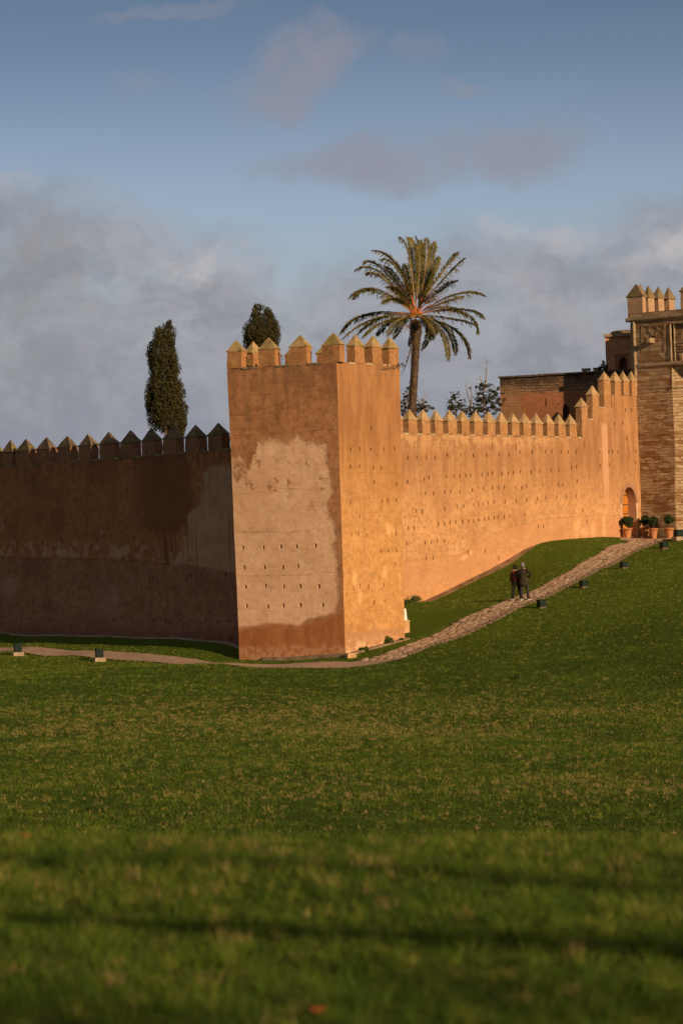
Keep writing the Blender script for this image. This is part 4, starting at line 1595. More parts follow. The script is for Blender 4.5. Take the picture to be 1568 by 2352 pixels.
# frame edges
for (a, b) in (((kfa, kft - 4), (kfa, kft)), ((kfa, kft), (kfb, kft)), ((kfb, kft), (kfb, kft - 4))):
    p, q2 = F_K.P(*a), F_K.P(*b)
    mb.add([p, q2, q2 - nK * .08, p - nK * .08], [(0, 1, 2, 3)], 0)
pr = [(ka, kft - 4)] + arck + [(kb, kft - 4)]
o1 = [F_K.P(a, b) - nK * .08 for a, b in pr]
o2 = [p - nK * 1.2 for p in o1]
mb.add(o1 + o2, [(i, len(pr) + i, len(pr) + i + 1, i + 1) for i in range(len(pr) - 1)] + [tuple(range(len(pr), 2 * len(pr)))], 0)
KA = F_K.P(0, 0)
bkd = -nK
for (p, q2) in ((KA + bkd * 3.6, KA), (F_K.P(3.6, 0), F_K.P(3.6, 0) + bkd * 3.6), (F_K.P(3.6, 0) + bkd * 3.6, KA + bkd * 3.6)):
    mb.add([Vector((p.x, p.y, 4)), Vector((q2.x, q2.y, 4)), Vector((q2.x, q2.y, kzt)), Vector((p.x, p.y, kzt))], [(0, 1, 2, 3)], 0, [(0, 4), (3.6, 4), (3.6, kzt), (0, kzt)])
mb.build('wall', [M_K, M_BRICK], turret)
mb = MB()
c0 = (KA + F_K.P(3.6, 0)) / 2 + bkd * 1.8
c0.z = kzt + .06
RK = Matrix((F_K.d, -nK, Vector((0, 0, 1)))).transposed()
mb.box(c0, (3.76, 3.76, .17), rot=RK)
mb.build('coping', M_STT, turret)
mb = MB()
vs = []
for (s_, hz_) in ((1.62, .0), (1.45, .15), (1.2, .22), (.6, .26)):
    for (a, b) in ((-1, -1), (1, -1), (1, 1), (-1, 1)):
        p = c0 + RK @ Vector((a * s_, b * s_, .085 + hz_))
        vs.append(p)
mb.add(vs, [(j * 4 + i, j * 4 + (i + 1) % 4, (j + 1) * 4 + (i + 1) % 4, (j + 1) * 4 + i) for j in range(3) for i in range(4)] + [(12, 13, 14, 15)])
mb.build('roof', M_CG, turret)

# ------------------------------------------------------------------ flat roofed building behind the right wall
bL = at(1151, 1000, 163)
F_B = line_face(bL.x, bL.y, .90, -.436, 9.0, .002)
bzt = F_B.uv(1151, 868)[1]
bld = thing('flat_roofed_building', 'plain flat roofed earthen building behind the sunlit wall, blackened along its top', 'building', (bL.x + 3, bL.y, 3))


def fn_b(g, uv, F):
    c, h, (p, big, mid, fine, streak) = plaster_core(g, uv, (.36, .15, .072), (.42, .18, .09), (.25, .10, .05), 15)
    u, z, _ = g.sep(uv)
    nz = edge_noise(g, p, .3, 2.0)
    zn = g.m('ADD', z, nz)
    # black band and bare stonework at the top
    b = g.node('ShaderNodeTexBrick')
    g.put(b.inputs['Vector'], g.vm('ADD', uv, g.vm('MULTIPLY', g.noise(uv, 2.2, 5, color=True), (.5, .22, 0))))
    g.put(b.inputs['Color1'], (.36, .23, .14))
    g.put(b.inputs['Color2'], (.20, .12, .07))
    g.put(b.inputs['Mortar'], (.08, .055, .04))
    b.inputs['Scale'].default_value = 1
    b.inputs['Brick Width'].default_value = .45
    b.inputs['Row Height'].default_value = .16
    st = g.sm(zn, bzt - 1.05, bzt - .9)
    c = g.mix(g.m('MULTIPLY', st, .85), c, b.outputs[0])
    quo = g.sm(g.m('ADD', u, nz), 1.35, 1.2)
    c = g.mix(g.m('MULTIPLY', quo, .6), c, g.mix(.5, b.outputs[0], (.42, .24, .13)))
    blk = g.m('MULTIPLY', g.sm(g.m('ADD', z, g.m('MULTIPLY', nz, 1.5)), bzt - 1.1, bzt - .1), g.sm(g.noise(p, 1.3, 6, .7), .32, .55))
    c = g.mix(g.m('MULTIPLY', blk, .88), c, (.035, .028, .022))
    return c, g.m('ADD', h, g.m('MULTIPLY', g.m('MULTIPLY', b.outputs[1], st), -.6)), .7, .04


M_BLD = face_mat('render_building', F_B, fn_b)
hb = holes(F_B, z4, [(991, 250, .10, .42), (1068, 260, .08, .1)], 0, 0)
ub0, ub1 = F_B.uv(*z4(1090, 300))[0], F_B.uv(*z4(1136, 300))[0]
ubt = F_B.uv(*z4(1113, 260))[1]
mb = MB()
panel(mb, F_B, 0, 9.0, 5.5, bzt, hb, mi=0, amp=.06, skip=(ub0, ub1, ubt - 2, ubt))
nB = F_B.n
bc, bh_ = (ub0 + ub1) / 2, (ub1 - ub0) / 2
arcb = [(bc + bh_ * t, ubt - .42 + .4 * (1 - abs(t) ** 2) ** .5) for t in ts]
q = [wob(F_B.P(a, b), .06) for a, b in arcb] + [wob(F_B.P(a, ubt), .06) for a, b in arcb]
mb.add(q, [(i, i + 1, NA + 2 + i, NA + 1 + i) for i in range(NA)], 0, arcb + [(a, ubt) for a, b in arcb])
pr = [(ub0, ubt - 2)] + arcb + [(ub1, ubt - 2)]
o1 = [wob(F_B.P(a, b), .06) for a, b in pr]
o2 = [p - nB * .8 for p in o1]
mb.add(o1 + o2, [(i, len(pr) + i, len(pr) + i + 1, i + 1) for i in range(len(pr) - 1)] + [tuple(range(len(pr), 2 * len(pr)))], 0)
for (p, q2) in ((F_B.P(0, 0) - nB * 6, F_B.P(0, 0)), (F_B.P(9, 0), F_B.P(9, 0) - nB * 6)):
    mb.add([Vector((p.x, p.y, 4)), Vector((q2.x, q2.y, 4)), Vector((q2.x, q2.y, bzt)), Vector((p.x, p.y, bzt))], [(0, 1, 2, 3)], 0, [(0, 4), (6, 4), (6, bzt), (0, bzt)])
a, b = F_B.P(0, bzt), F_B.P(9, bzt)
mb.add([a, b, b - nB * 6, a - nB * 6], [(0, 1, 2, 3)], 0)
mb.build('wall', M_BLD, bld)
mb = MB()
for i in range(11):
    u0_ = -.06 + 9.1 * i / 11
    p = F_B.P(u0_ + .41, bzt + .04 + random.uniform(-.012, .012)) - nB * .1
    mb.box(p, (1, 1, 1), rot=Matrix((F_B.d * .85, nB * .42, Vector((0, 0, .10)))).transposed())
mb.build('coping', simple('dark_coping', (.17, .13, .09), (.07, .055, .04), 4, .95, .5, .1), bld)
for x, w in ((1215, .28), (1290, .34), (1345, .25)):
    p = F_B.P(F_B.uv(*z4(x, 60))[0], bzt + .15) - nB * .5
    mb = MB()
    mb.box(p, (w, w, .22))
    mb.box(p + Vector((0, 0, .12)), (w + .08, w + .08, .05))
    mb.build('roof_block', M_STT, bld)

# gate house body added beyond the right edge, unseen, to shade the flat building
gh = thing('gatehouse', 'unseen main body of the stone gatehouse, added beyond the carved tower to shade the flat building', 'gatehouse', (27, 155, 4))
F_H = gface(G2e.x + 1.0, G2e.y + 2.2, Vector((.90, -.43, 0)), 10, 0)
mb = MB()
panel(mb, F_H, 0, 10, 3, 17.5, [], mi=0, amp=.05, cell=1.0)
a, b = F_H.P(0, 17.5), F_H.P(10, 17.5)
nH = F_H.n
mb.add([a, b, b - nH * 6, a - nH * 6], [(0, 1, 2, 3)], 0)
for (p, q2) in ((a - nH * 6, a), (b, b - nH * 6), (b - nH * 6, a - nH * 6)):
    mb.add([Vector((p.x, p.y, 3)), Vector((q2.x, q2.y, 3)), q2, p], [(0, 1, 2, 3)], 0, [(0, 3), (6, 3), (6, 17.5), (0, 17.5)])
mb.build('wall', M_ST2, gh)
# ------------------------------------------------------------------ path centre line
def catmull(P, n=14):
    out = []
    P = [Vector(p) for p in P]
    for i in range(len(P) - 1):
        p0, p1, p2, p3 = P[max(i - 1, 0)], P[i], P[i + 1], P[min(i + 2, len(P) - 1)]
        for k in range(n):
            t = k / n
            out.append(.5 * ((2 * p1) + (p2 - p0) * t + (2 * p0 - 5 * p1 + 4 * p2 - p3) * t * t + (3 * p1 - p0 - 3 * p2 + p3) * t ** 3))
    out.append(P[-1])
    return out


extra = path_l[0] + (path_l[0] - path_l[1]) * 2
CL = catmull([extra] + path_l + path_r)
CLA = np.array([(p.x, p.y) for p in CL])
seg = np.diff(CLA, axis=0)
arcl = np.concatenate([[0], np.cumsum(np.hypot(seg[:, 0], seg[:, 1]))])
LTOT = arcl[-1]
ic = int(np.argmin(np.hypot(CLA[:, 0] - path_l[-1].x - .6, CLA[:, 1] - path_l[-1].y)))
S_C = arcl[ic]                         # arc length at the tower corner


def cl_at(s):
    x = np.interp(s, arcl, CLA[:, 0])
    y = np.interp(s, arcl, CLA[:, 1])
    x2 = np.interp(s + .3, arcl, CLA[:, 0]) - np.interp(s - .3, arcl, CLA[:, 0])
    y2 = np.interp(s + .3, arcl, CLA[:, 1]) - np.interp(s - .3, arcl, CLA[:, 1])
    l = np.hypot(x2, y2) + 1e-9
    return x, y, x2 / l, y2 / l


def halfw(s):
    return .62 + .14 * np.clip((s - S_C) / 2 + .5, 0, 1) + 1.1 * np.exp(-((s - S_C + 2.2) / 3.0) ** 2) + .20 * np.exp(-((s - S_C - 8) / 6.5) ** 2) + .05 * np.sin(s * 1.1) + .9 * np.clip((s - (LTOT - 3.0)) / 3.0, 0, 1)


def path_dist(x, y):
    """signed distance to the path edge, negative on the path"""
    x, y = np.ravel(x), np.ravel(y)
    S = np.linspace(0, LTOT, 420)
    px, py, _, _ = cl_at(S)
    hw_ = halfw(S)
    out = np.empty(len(x))
    for i in range(0, len(x), 40000):
        d = np.hypot(x[i:i + 40000, None] - px, y[i:i + 40000, None] - py)
        k = d.argmin(1)
        out[i:i + 40000] = d[np.arange(len(k)), k] - hw_[k]
    return out


def fnoise(x, y, s):
    """cheap smooth value noise, 0..1"""
    x, y = np.asarray(x) * s, np.asarray(y) * s
    xi, yi = np.floor(x), np.floor(y)
    fx, fy = x - xi, y - yi
    fx, fy = fx * fx * (3 - 2 * fx), fy * fy * (3 - 2 * fy)

    def h(a, b):
        v = np.sin(a * 127.1 + b * 311.7) * 43758.5453
        return v - np.floor(v)
    return (h(xi, yi) * (1 - fx) + h(xi + 1, yi) * fx) * (1 - fy) + (h(xi, yi + 1) * (1 - fx) + h(xi + 1, yi + 1) * fx) * fy


# ------------------------------------------------------------------ ground
def grass_colour(g, t, blade=False):
    n1 = g.noise(t, .10, 4, .6)
    n2 = g.noise(g.scale(t, 1, .55, 1), .45, 5, .65)
    n3 = g.noise(t, 3.2, 4, .7)
    n4 = g.noise(t, 22, 3, .7)
    lush = g.mix(g.sm(n3, .35, .65), (.046, .090, .006), (.078, .128, .009))
    yel = g.mix(g.sm(n4, .35, .65), (.34, .225, .070), (.19, .145, .030))
    dryf = g.m('ADD', g.m('MULTIPLY', n1, .9), g.m('ADD', g.m('MULTIPLY', n2, .7), g.m('MULTIPLY', n3, .22)))
    # the mown grass is drier in the middle of the lawn, greener close to the path
    _, y, _ = g.sep(t)
    zone = g.m('MULTIPLY', g.sm(y, 112, 88), g.sm(y, 42, 60, .35, 1))
    n5 = g.noise(g.scale(t, 1, .6, 1), 5.5, 4, .75)
    f = g.m('ADD', g.sm(dryf, .84, 1.20, 0, .45), g.m('MULTIPLY', zone, .05))
    f = g.m('MULTIPLY', g.sm(g.m('ADD', n5, g.m('MULTIPLY', f, .45)), .60, .78), g.m('ADD', g.m('MULTIPLY', zone, .55), .35))
    c = g.mix(f, lush, yel)
    c = g.mix(g.sm(n2, .52, .72, 0, .45), c, (.036, .066, .005))
    c = g.mix(g.sm(n5, .44, .30, 0, .6), c, (.024, .050, .004))
    n6 = g.noise(t, 9, 3, .7)
    near = g.sm(y, 22, 18)
    c = g.mix(g.m('MULTIPLY', near, g.sm(n6, .52, .66, 0, .6)), c, (.17, .19, .035))
    c = g.mix(g.m('MULTIPLY', near, g.sm(n6, .46, .34, 0, .7)), c, (.018, .036, .004))
    return c, n3, n4


m, g = new_mat('ground_lawn')
t = g.node('ShaderNodeTexCoord').outputs['Object']
c, n3, n4 = grass_colour(g, t)
_, gy, _ = g.sep(t)
brt = g.sm(gy, 114, 126)
c = g.mix(.55, c, (.050, .075, .008))
c = g.mix(g.m('MULTIPLY', brt, .7), c, (.085, .140, .012))
c = g.mix(g.sm(n4, .40, .7, 0, .5), c, (.050, .038, .012))
finish(g, c, 1.0, g.m('ADD', n4, g.m('MULTIPLY', n3, 1.5)), .7, .05, .05)
M_GROUND = m

ys = np.concatenate([np.arange(-30, 4, 1.0), np.arange(4, 34, .25), np.arange(34, 182, .5)])
xs = np.arange(-42, 42.01, .5)
XX, YY = np.meshgrid(xs, ys)
ZZ = hfun(XX, YY)
pd = path_dist(XX, YY).reshape(XX.shape)
ZZ = ZZ - np.where(pd < 0.25, .06, 0)
nx, ny = len(xs), len(ys)
Vg = np.stack([XX.ravel(), YY.ravel(), ZZ.ravel()], 1)
ii = (np.arange(ny - 1)[:, None] * nx + np.arange(nx - 1)[None]).ravel()
Fg = np.stack([ii, ii + 1, ii + nx + 1, ii + nx], 1)
# skirt out to the horizon
ring = []
edge = list(range(nx)) + [j * nx + nx - 1 for j in range(1, ny)] + [(ny - 1) * nx + i for i in range(nx - 2, -1, -1)] + [j * nx for j in range(ny - 2, 0, -1)]
ev = Vg[edge]
cx_, cy_ = 0, 75
far = ev.copy()
far[:, 0] = (ev[:, 0] - cx_) * 60
far[:, 1] = (ev[:, 1] - cy_) * 30 + cy_
far[:, 2] = -6
o = len(Vg)
Vg = np.concatenate([Vg, far])
ne = len(edge)
Fs = np.array([(edge[i], o + i, o + (i + 1) % ne, edge[(i + 1) % ne]) for i in range(ne)])
ground = fast_mesh('ground', Vg, np.concatenate([Fg, Fs]), M_GROUND, 'structure', smooth=True)

# ------------------------------------------------------------------ path: gravel on the left, irregular paving on the right
m, g = new_mat('gravel')
t = g.node('ShaderNodeTexCoord').outputs['Object']
c = g.mix(g.sm(g.noise(t, 2.0, 5, .6), .35, .65), (.40, .27, .19), (.50, .35, .26))
c = g.mix(g.sm(g.noise(t, 28, 3, .7), .42, .66, 0, .6), c, (.24, .16, .11))
c = g.mix(g.sm(g.noise(t, .9, 5, .7), .56, .66, 0, .7), c, (.36, .20, .11))
finish(g, c, .95, g.noise(t, 40, 3), .5, .02, .1)
M_GRAVEL = m
m, g = new_mat('paving_bed')
t = g.node('ShaderNodeTexCoord').outputs['Object']
c = g.mix(g.sm(g.noise(t, 6, 5, .6), .4, .6), (.16, .105, .07), (.10, .075, .045))
c = g.mix(g.sm(g.noise(t, 1.3, 4, .6), .55, .66), c, (.05, .07, .015))
finish(g, c, 1, g.noise(t, 20, 3), .6, .03, .1)
M_BED = m
m, g = new_mat('paving_stone')
t = g.node('ShaderNodeTexCoord').outputs['Object']
cell = g.vor(t, 2.4, out=1)
v = g.sep(cell)[0]
c = g.mix(v, (.33, .22, .15), (.50, .37, .27))
c = g.mix(g.sm(g.noise(t, 7, 5, .65), .4, .65, 0, .6), c, (.27, .18, .12))
finish(g, c, .9, g.noise(t, 16, 4), .6, .03, .15)
M_STONE = m


def strip(name, s0, s1, mat, dz, ds=.3, nw=8, kind='structure'):
    S = np.arange(s0, s1, ds)
    x, y, tx, ty = cl_at(S)
    w = halfw(S)
    rows = []
    jl = (fnoise(S, S * 0 + 3, 2.2) - .5) * .16
    jr = (fnoise(S, S * 0 + 9, 2.2) - .5) * .16
    for k in range(nw + 1):
        f = -1 + 2 * k / nw
        ww = w * f + (jl if k == 0 else jr if k == nw else 0)
        rows.append(np.stack([x + ty * ww, y - tx * ww], 1))
    A = np.stack(rows, 1)
    z = hfun(A[..., 0], A[..., 1]) + dz
    V = np.concatenate([A, z[..., None]], 2).reshape(-1, 3)
    n = len(S)
    i = (np.arange(n - 1)[:, None] * (nw + 1) + np.arange(nw)[None]).ravel()
    F = np.stack([i, i + 1, i + nw + 2, i + nw + 1], 1)
    return fast_mesh(name, V, F, mat, kind, smooth=True)


strip('path', 0, S_C + 1.6, M_GRAVEL, .004)
strip('paved_path', S_C + 1.5, LTOT, M_BED, .0)
# individual flagstones, one sheet of paving
SV, SF = [], []
s = S_C + 1.4
while s < LTOT - .1:
    ds = random.uniform(.20, .34)
    w = float(halfw(np.array([s]))[0])
    f = -w + random.uniform(-.06, .05)
    while f < w - .08:
        dw = random.uniform(.22, .42)
        f2 = min(f + dw, w + random.uniform(-.05, .07))
        if random.random() > .05:
            hh = random.uniform(.015, .055)
            tilt = random.uniform(-.02, .02)
            cs = []
            jit = lambda: random.uniform(-.035, .035)
            for (a, b) in ((s + .015, f + .015), (s + ds * .5, f + jit() * .6), (s + ds - .015, f + .015), (s + ds - .01, (f + f2) / 2), (s + ds - .015, f2 - .015), (s + ds * .5, f2 + jit() * .6), (s + .015, f2 - .015), (s + .01, (f + f2) / 2)):
                a2, b2 = a + jit(), b + jit()
                x, y, tx, ty = cl_at(a2)
                cs.append((float(x + ty * b2), float(y - tx * b2)))
            base = len(SV)
            zc = hfun([q[0] for q in cs], [q[1] for q in cs])
            mxx, mxy = sum(q[0] for q in cs) / 8, sum(q[1] for q in cs) / 8
            for q, z in zip(cs, zc):
                SV.append((q[0], q[1], z - .03))
            for q, z in zip(cs, zc):
                SV.append((q[0] * .93 + mxx * .07, q[1] * .93 + mxy * .07, z + hh * .75 + tilt * (q[0] - mxx) * 3))
            for q, z in zip(cs, zc):
                SV.append((q[0] * .78 + mxx * .22, q[1] * .78 + mxy * .22, z + hh + tilt * (q[0] - mxx) * 3))
            for r_ in (0, 8):
                for i in range(8):
                    SF.append((base + r_ + i, base + r_ + (i + 1) % 8, base + r_ + 8 + (i + 1) % 8, base + r_ + 8 + i))
            t_ = base + 16
            SF += [(t_, t_ + 1, t_ + 2, t_ + 3), (t_, t_ + 3, t_ + 4, t_ + 7), (t_ + 4, t_ + 5, t_ + 6, t_ + 7)]
        f = f2 + .01
    s += ds
stones = fast_mesh('paving', SV, SF, M_STONE, 'structure')
# dark earthen edge between paving and lawn (right side), step of worn kerb stones
mb = MB()
S = np.arange(S_C + 2.0, LTOT - 2, .42)
for s in S:
    x, y, tx, ty = [float(q) for q in cl_at(s)]
    w = float(halfw(np.array([s]))[0]) + .06
    px_, py_ = x + ty * w, y - tx * w
    mb.box((px_, py_, hz(px_, py_) + random.uniform(.0, .03)), (.10, random.uniform(.30, .40), .12), rz=math.atan2(-tx, ty) + random.uniform(-.08, .08))
kerb = mb.build('kerb', simple('kerb_stone', (.22, .15, .11), (.13, .09, .07), 5, .95, .5, .1))
kerb['kind'] = 'structure'

# low footing kerb round the tower corner with a loose block, and the drain at the foot of the right wall
M_FOOT = simple('footing', (.34, .23, .15), (.20, .14, .09), 3, .95, .6, .1)
mb = MB()
pts = [F_TL.P(1.2, 0), F_TL.P(2.6, 0), F_TL.P(3.8, 0), F_TL.P(5.0, 0), F_TL.P(5.5, 0)]
n = F_TL.n
vs = []
for i, p in enumerate(pts):
    wd = .10 + .09 * i
    for o_, zz in ((.0, .10), (wd, .09), (wd + .03, -.3), (0, -.3)):
        q = p + n * o_
        vs.append((q.x, q.y, max(hz(q.x, q.y), -.3) + zz + (.03 if zz > 0 else 0)))
mb.add(vs, [(i * 4 + e, i * 4 + 4 + e, i * 4 + 4 + (e + 1) % 4, i * 4 + (e + 1) % 4) for i in range(4) for e in range(4)] + [(0, 1, 2, 3), (19, 18, 17, 16)])
q = F_TL.P(5.2, 0) + n * .42
foot = mb.build('footing_kerb', M_FOOT, None, origin=(q.x, q.y, hz(q.x, q.y)))
tag(foot, 'low weathered stone footing along the base of the corner tower', 'kerb')
mb = MB()
pts = [F_TR.P(u, 0) + F_TR.n * .03 for u in (-.2, .8, 1.8, 2.9, 3.9, 4.7)]
vs = []
for i, p in enumerate(pts):
    for o_, zz in ((-.03, .09), (.20, .07), (.24, -.2), (-.03, -.2)):
        q = p + F_TR.n * o_
        vs.append((q.x, q.y, hz(q.x, q.y) + zz))
mb.add(vs, [(i * 4 + e, i * 4 + 4 + e, i * 4 + 4 + (e + 1) % 4, i * 4 + (e + 1) % 4) for i in range(5) for e in range(4)] + [(0, 1, 2, 3), (23, 22, 21, 20)])
foot = mb.build('footing_kerb', M_FOOT, None, origin=(pts[2].x, pts[2].y, .2))
tag(foot, 'narrow stone edging between the sunlit side of the tower and the paved path', 'kerb')
gp = at(806, 1519, 119.2)
gp.z = hz(gp.x, gp.y)
mb = MB()
vs = []
for j, (w, zz) in enumerate(((.20, -.05), (.20, .14), (.17, .19))):
    for (a, b) in ((-1, -1), (1, -1), (1, 1), (-1, 1)):
        p = Matrix.Rotation(.35, 3, 'Z') @ Vector((a * w, b * w * .8, zz))
        vs.append(wob(gp + p, .03, 4))
mb.add(vs, [(j * 4 + i, j * 4 + (i + 1) % 4, (j + 1) * 4 + (i + 1) % 4, (j + 1) * 4 + i) for j in range(2) for i in range(4)] + [(8, 9, 10, 11)])
tag(mb.build('stone_block', simple('block_stone', (.58, .38, .18), (.42, .27, .14), 5, .9, .4), None, origin=gp), 'small squared sandstone block at the front corner of the tower', 'stone')
# drain channel
mb = MB()
us_ = np.arange(8.0, 21.0, .5)
vs = []
for u in us_:
    k_ = float(np.clip((21 - u) / 3, .15, 1))
    k_ *= .6
    for o_, zz in ((-.1, .05), (.12 * k_ + .02, .045), (.22 * k_ + .03, .03), (.38 * k_ + .05, .02), (.52 * k_ + .05, .02), (.62 * k_ + .06, .03), (.66 * k_ + .06, -.1)):
        p = F_R.P(u, 2) + F_R.n * o_
        q = (p.x, p.y, hz(p.x, p.y) + zz + random.uniform(-.01, .01))
        vs.append(q)
n_ = len(us_)
mb.add(vs, [(i * 7 + e, i * 7 + 7 + e, i * 7 + 8 + e, i * 7 + 1 + e) for i in range(n_ - 1) for e in range(6)])
dr = mb.build('drain_channel', simple('drain_earth', (.16, .095, .055), (.27, .17, .105), 1.6, .95, .5, .1), None, origin=F_R.P(14, 2.5))
tag(dr, 'shallow brown drain channel along the foot of the sunlit wall', 'gutter')
# pale concrete edge at the foot of the left wall
mb = MB()
vs = []
us_ = np.arange(0, F_L.W - 2.4, .5)
for u in us_:
    for o_, zz in ((-.1, .05), (.16, .04), (.19, -.1)):
        p = F_L.P(u, .5) + F_L.n * o_
        vs.append((p.x, p.y, hz(p.x, p.y) + zz + random.uniform(-.01, .01)))
mb.add(vs, [(i * 3 + e, i * 3 + 3 + e, i * 3 + 4 + e, i * 3 + 1 + e) for i in range(len(us_) - 1) for e in range(2)])
tag(mb.build('footing_kerb', simple('pale_footing', (.34, .26, .21), (.24, .18, .14), 2, .95, .4, .1), None, origin=F_L.P(20, .4)), 'thin pale footing strip at the base of the shaded left wall', 'kerb')

# ------------------------------------------------------------------ grass blades
def blade_mat(name):
    m, g = new_mat(name)
    t = g.node('ShaderNodeTexCoord').outputs['Object']
    at_ = g.node('ShaderNodeAttribute', attribute_name='tone')
    tone = at_.outputs['Fac']
    n = g.noise(t, .35, 4, .6)
    mid = g.mix(g.sm(n, .35, .65), (.056, .108, .009), (.086, .145, .012))
    c = g.mix(g.sm(tone, .08, .38, kind='LINEAR'), (.026, .052, .004), mid)
    c = g.mix(g.sm(tone, .55, .74, kind='LINEAR'), c, (.165, .20, .028))
    c = g.mix(g.sm(tone, .76, .84, kind='LINEAR'), c, (.31, .235, .090))
    finish(g, c, .7, None, 0, 0, .2, trans=((.16, .20, .014, 1), .25))
    return m


M_BLADE = blade_mat('grass_blade')


def blades(name, x, y, h, w, lean, tone, kind='stuff'):
    n = len(x)
    z = hfun(x, y)
    a = rng.uniform(0, 2 * np.pi, n)
    dx, dy = np.cos(a) * w / 2, np.sin(a) * w / 2
    b = rng.uniform(0, 2 * np.pi, n)
    lx, ly = np.cos(b) * lean * h, np.sin(b) * lean * h
    V = np.empty((n, 3, 3))
    V[:, 0] = np.stack([x - dx, y - dy, z - .01], 1)
    V[:, 1] = np.stack([x + dx, y + dy, z - .01], 1)
    V[:, 2] = np.stack([x + lx, y + ly, z + h], 1)
    F = np.arange(3 * n).reshape(n, 3)
    ob = fast_mesh(name, V.reshape(-1, 3), F, M_BLADE, kind, origin=(0, 0, 0))
    at_ = ob.data.attributes.new('tone', 'FLOAT', 'FACE')
    at_.data.foreach_set('value', np.asarray(tone, dtype=np.float32))
    return ob


def tones(x, y, dry, spread=.16):
    """green tone 0..0.7 in soft patches, straw above 0.8 with probability dry"""
    n = len(x)
    base = .18 + .42 * fnoise(x, y, .9) + .12 * (fnoise(x, y, .23) - .5) + .24 * np.clip((y - 114) / 12, 0, 1)
    t = np.clip(base + rng.normal(0, spread, n) + .16 * np.clip((y - 116) / 10, 0, 1) + .12 * (y < 20), 0, .74)
    return np.where(rng.uniform(0, 1, n) < dry, rng.uniform(.78, .95, n), t)


def side(F, x, y):
    p = F.P(0, 1)
    return (x - p.x) * F.n.x + (y - p.y) * F.n.y


def allowed(x, y):
    pdm = path_dist(x, y)
    ok = pdm > .02 + .07 * rng.uniform(-1, 1, len(x))
    sl, sr, s1_, s2_ = side(F_L, x, y), side(F_R, x, y), side(F_TL, x, y), side(F_TR, x, y)
    ok &= ~((sl < .2) & (x < -4.2))
    ok &= ~((sr < np.where(y < 148, .42, .1)) & (x > 2.0))
    ok &= (s1_ > .08) | (s2_ > .08) | (y > 130) | (x < -4.5)
    ok &= ~((s1_ < .22) & (s1_ > -6) & (s2_ < .1) & (x > -5.0) & (y < 135))
    ok &= ~((s2_ < .27) & (s2_ > -5) & (y > 119.5) & (y < 127) & (x < 3.6) & (x > -1))
    ok &= ~((x > 14.5) & (y > 151.0))
    return ok


def grass_area(name, n_low, n_tuft, per, gen, dryf, hl, ht, wl, wt, rt):
    x, y = gen(n_low)
    k_ = allowed(x, y)
    x, y = x[k_], y[k_]
    n1 = fnoise(x, y, 2.3)
    h1 = hl * (.5 + n1) * rng.uniform(.6, 1.4, len(x))
    w1 = wl(y) * rng.uniform(.6, 1.4, len(x))
    t1 = tones(x, y, dryf(x, y) * .6)
    # tufts
    cx, cy = gen(n_tuft)
    k_ = allowed(cx, cy)
    cx, cy = cx[k_], cy[k_]
    m_ = len(cx)
    tt = tones(cx, cy, dryf(cx, cy), .24)
    sz = rng.uniform(.5, 1.5, m_)
    X = np.repeat(cx, per) + rng.normal(0, 1, m_ * per) * np.repeat(sz, per) * rt
    Y = np.repeat(cy, per) + rng.normal(0, 1, m_ * per) * np.repeat(sz, per) * rt
    h2 = ht * np.repeat(sz, per) * rng.uniform(.5, 1.25, m_ * per)
    w2 = wt(Y) * rng.uniform(.7, 1.3, m_ * per)
    t2 = np.repeat(tt, per) + rng.normal(0, .05, m_ * per)
    blades(name, np.concatenate([x, X]), np.concatenate([y, Y]), np.concatenate([h1, h2]), np.concatenate([w1, w2]),
           rng.uniform(.15, .9, len(x) + len(X)), np.concatenate([t1, t2]))


def gen_near(n):
    y = rng.uniform(5.5, 19.0, n)
    return rng.uniform(-1, 1, n) * (2.2 + y * .19), y


def gen_lawn(n):
    y = 36 * (152 / 36) ** (rng.uniform(0, 1, n) ** .78)
    return rng.uniform(-1, 1, n) * (5.0 + y * .165), y


def dry_near(x, y):
    return np.clip(.03 + .25 * (fnoise(x, y, 1.3) - .5) + .06 * (y > 12), .01, .4)


def dry_lawn(x, y):
    z_ = np.clip((104 - y) / 22, 0, 1) * np.clip((y - 36) / 20, .3, 1)
    r_ = fnoise(x + 31, y * .5, .16) * .6 + fnoise(x, y * .6, .45) * .4
    return np.clip(.02 + z_ * (.10 + 1.3 * np.clip(r_ - .42, 0, 1)), .015, .5) * np.where(y < 52, .45, 1)


grass_area('near_grass', 290000, 10500, 24, gen_near, dry_near, .022, .058, lambda y: .005 + 0 * y, lambda y: .0055 + 0 * y, .020)
grass_area('lawn_grass', 800000, 80000, 11, gen_lawn, dry_lawn, .026, .058, lambda y: .014 * (.6 + y / 150), lambda y: .017 * (.6 + y / 150), .035)

# ------------------------------------------------------------------ foliage helper
def leaves(centres, radii, n, size, stretch=(1, 1, 1), aspect=.5, up=0.0, seed=0):
    r = np.random.default_rng(seed)
    c = np.asarray(centres)
    rad = np.asarray(radii)
    k = r.choice(len(c), n, p=rad ** 2 / (rad ** 2).sum())
    d = r.normal(size=(n, 3))
    d /= np.linalg.norm(d, axis=1)[:, None]
    P = c[k] + d * (rad[k] * r.uniform(.35, 1.0, n) ** .6)[:, None] * np.array(stretch)
    a = r.normal(size=(n, 3))
    a[:, 2] = a[:, 2] * (1 - up) + up * 2.0
    a /= np.linalg.norm(a, axis=1)[:, None]
    b = np.cross(a, r.normal(size=(n, 3)))
    b /= np.linalg.norm(b, axis=1)[:, None]
    s = size * r.uniform(.6, 1.4, n)[:, None]
    V = np.stack([P - a * s / 2, P + b * s * aspect / 2, P + a * s / 2, P - b * s * aspect / 2], 1)
    return V.reshape(-1, 3), np.arange(4 * n).reshape(n, 4)


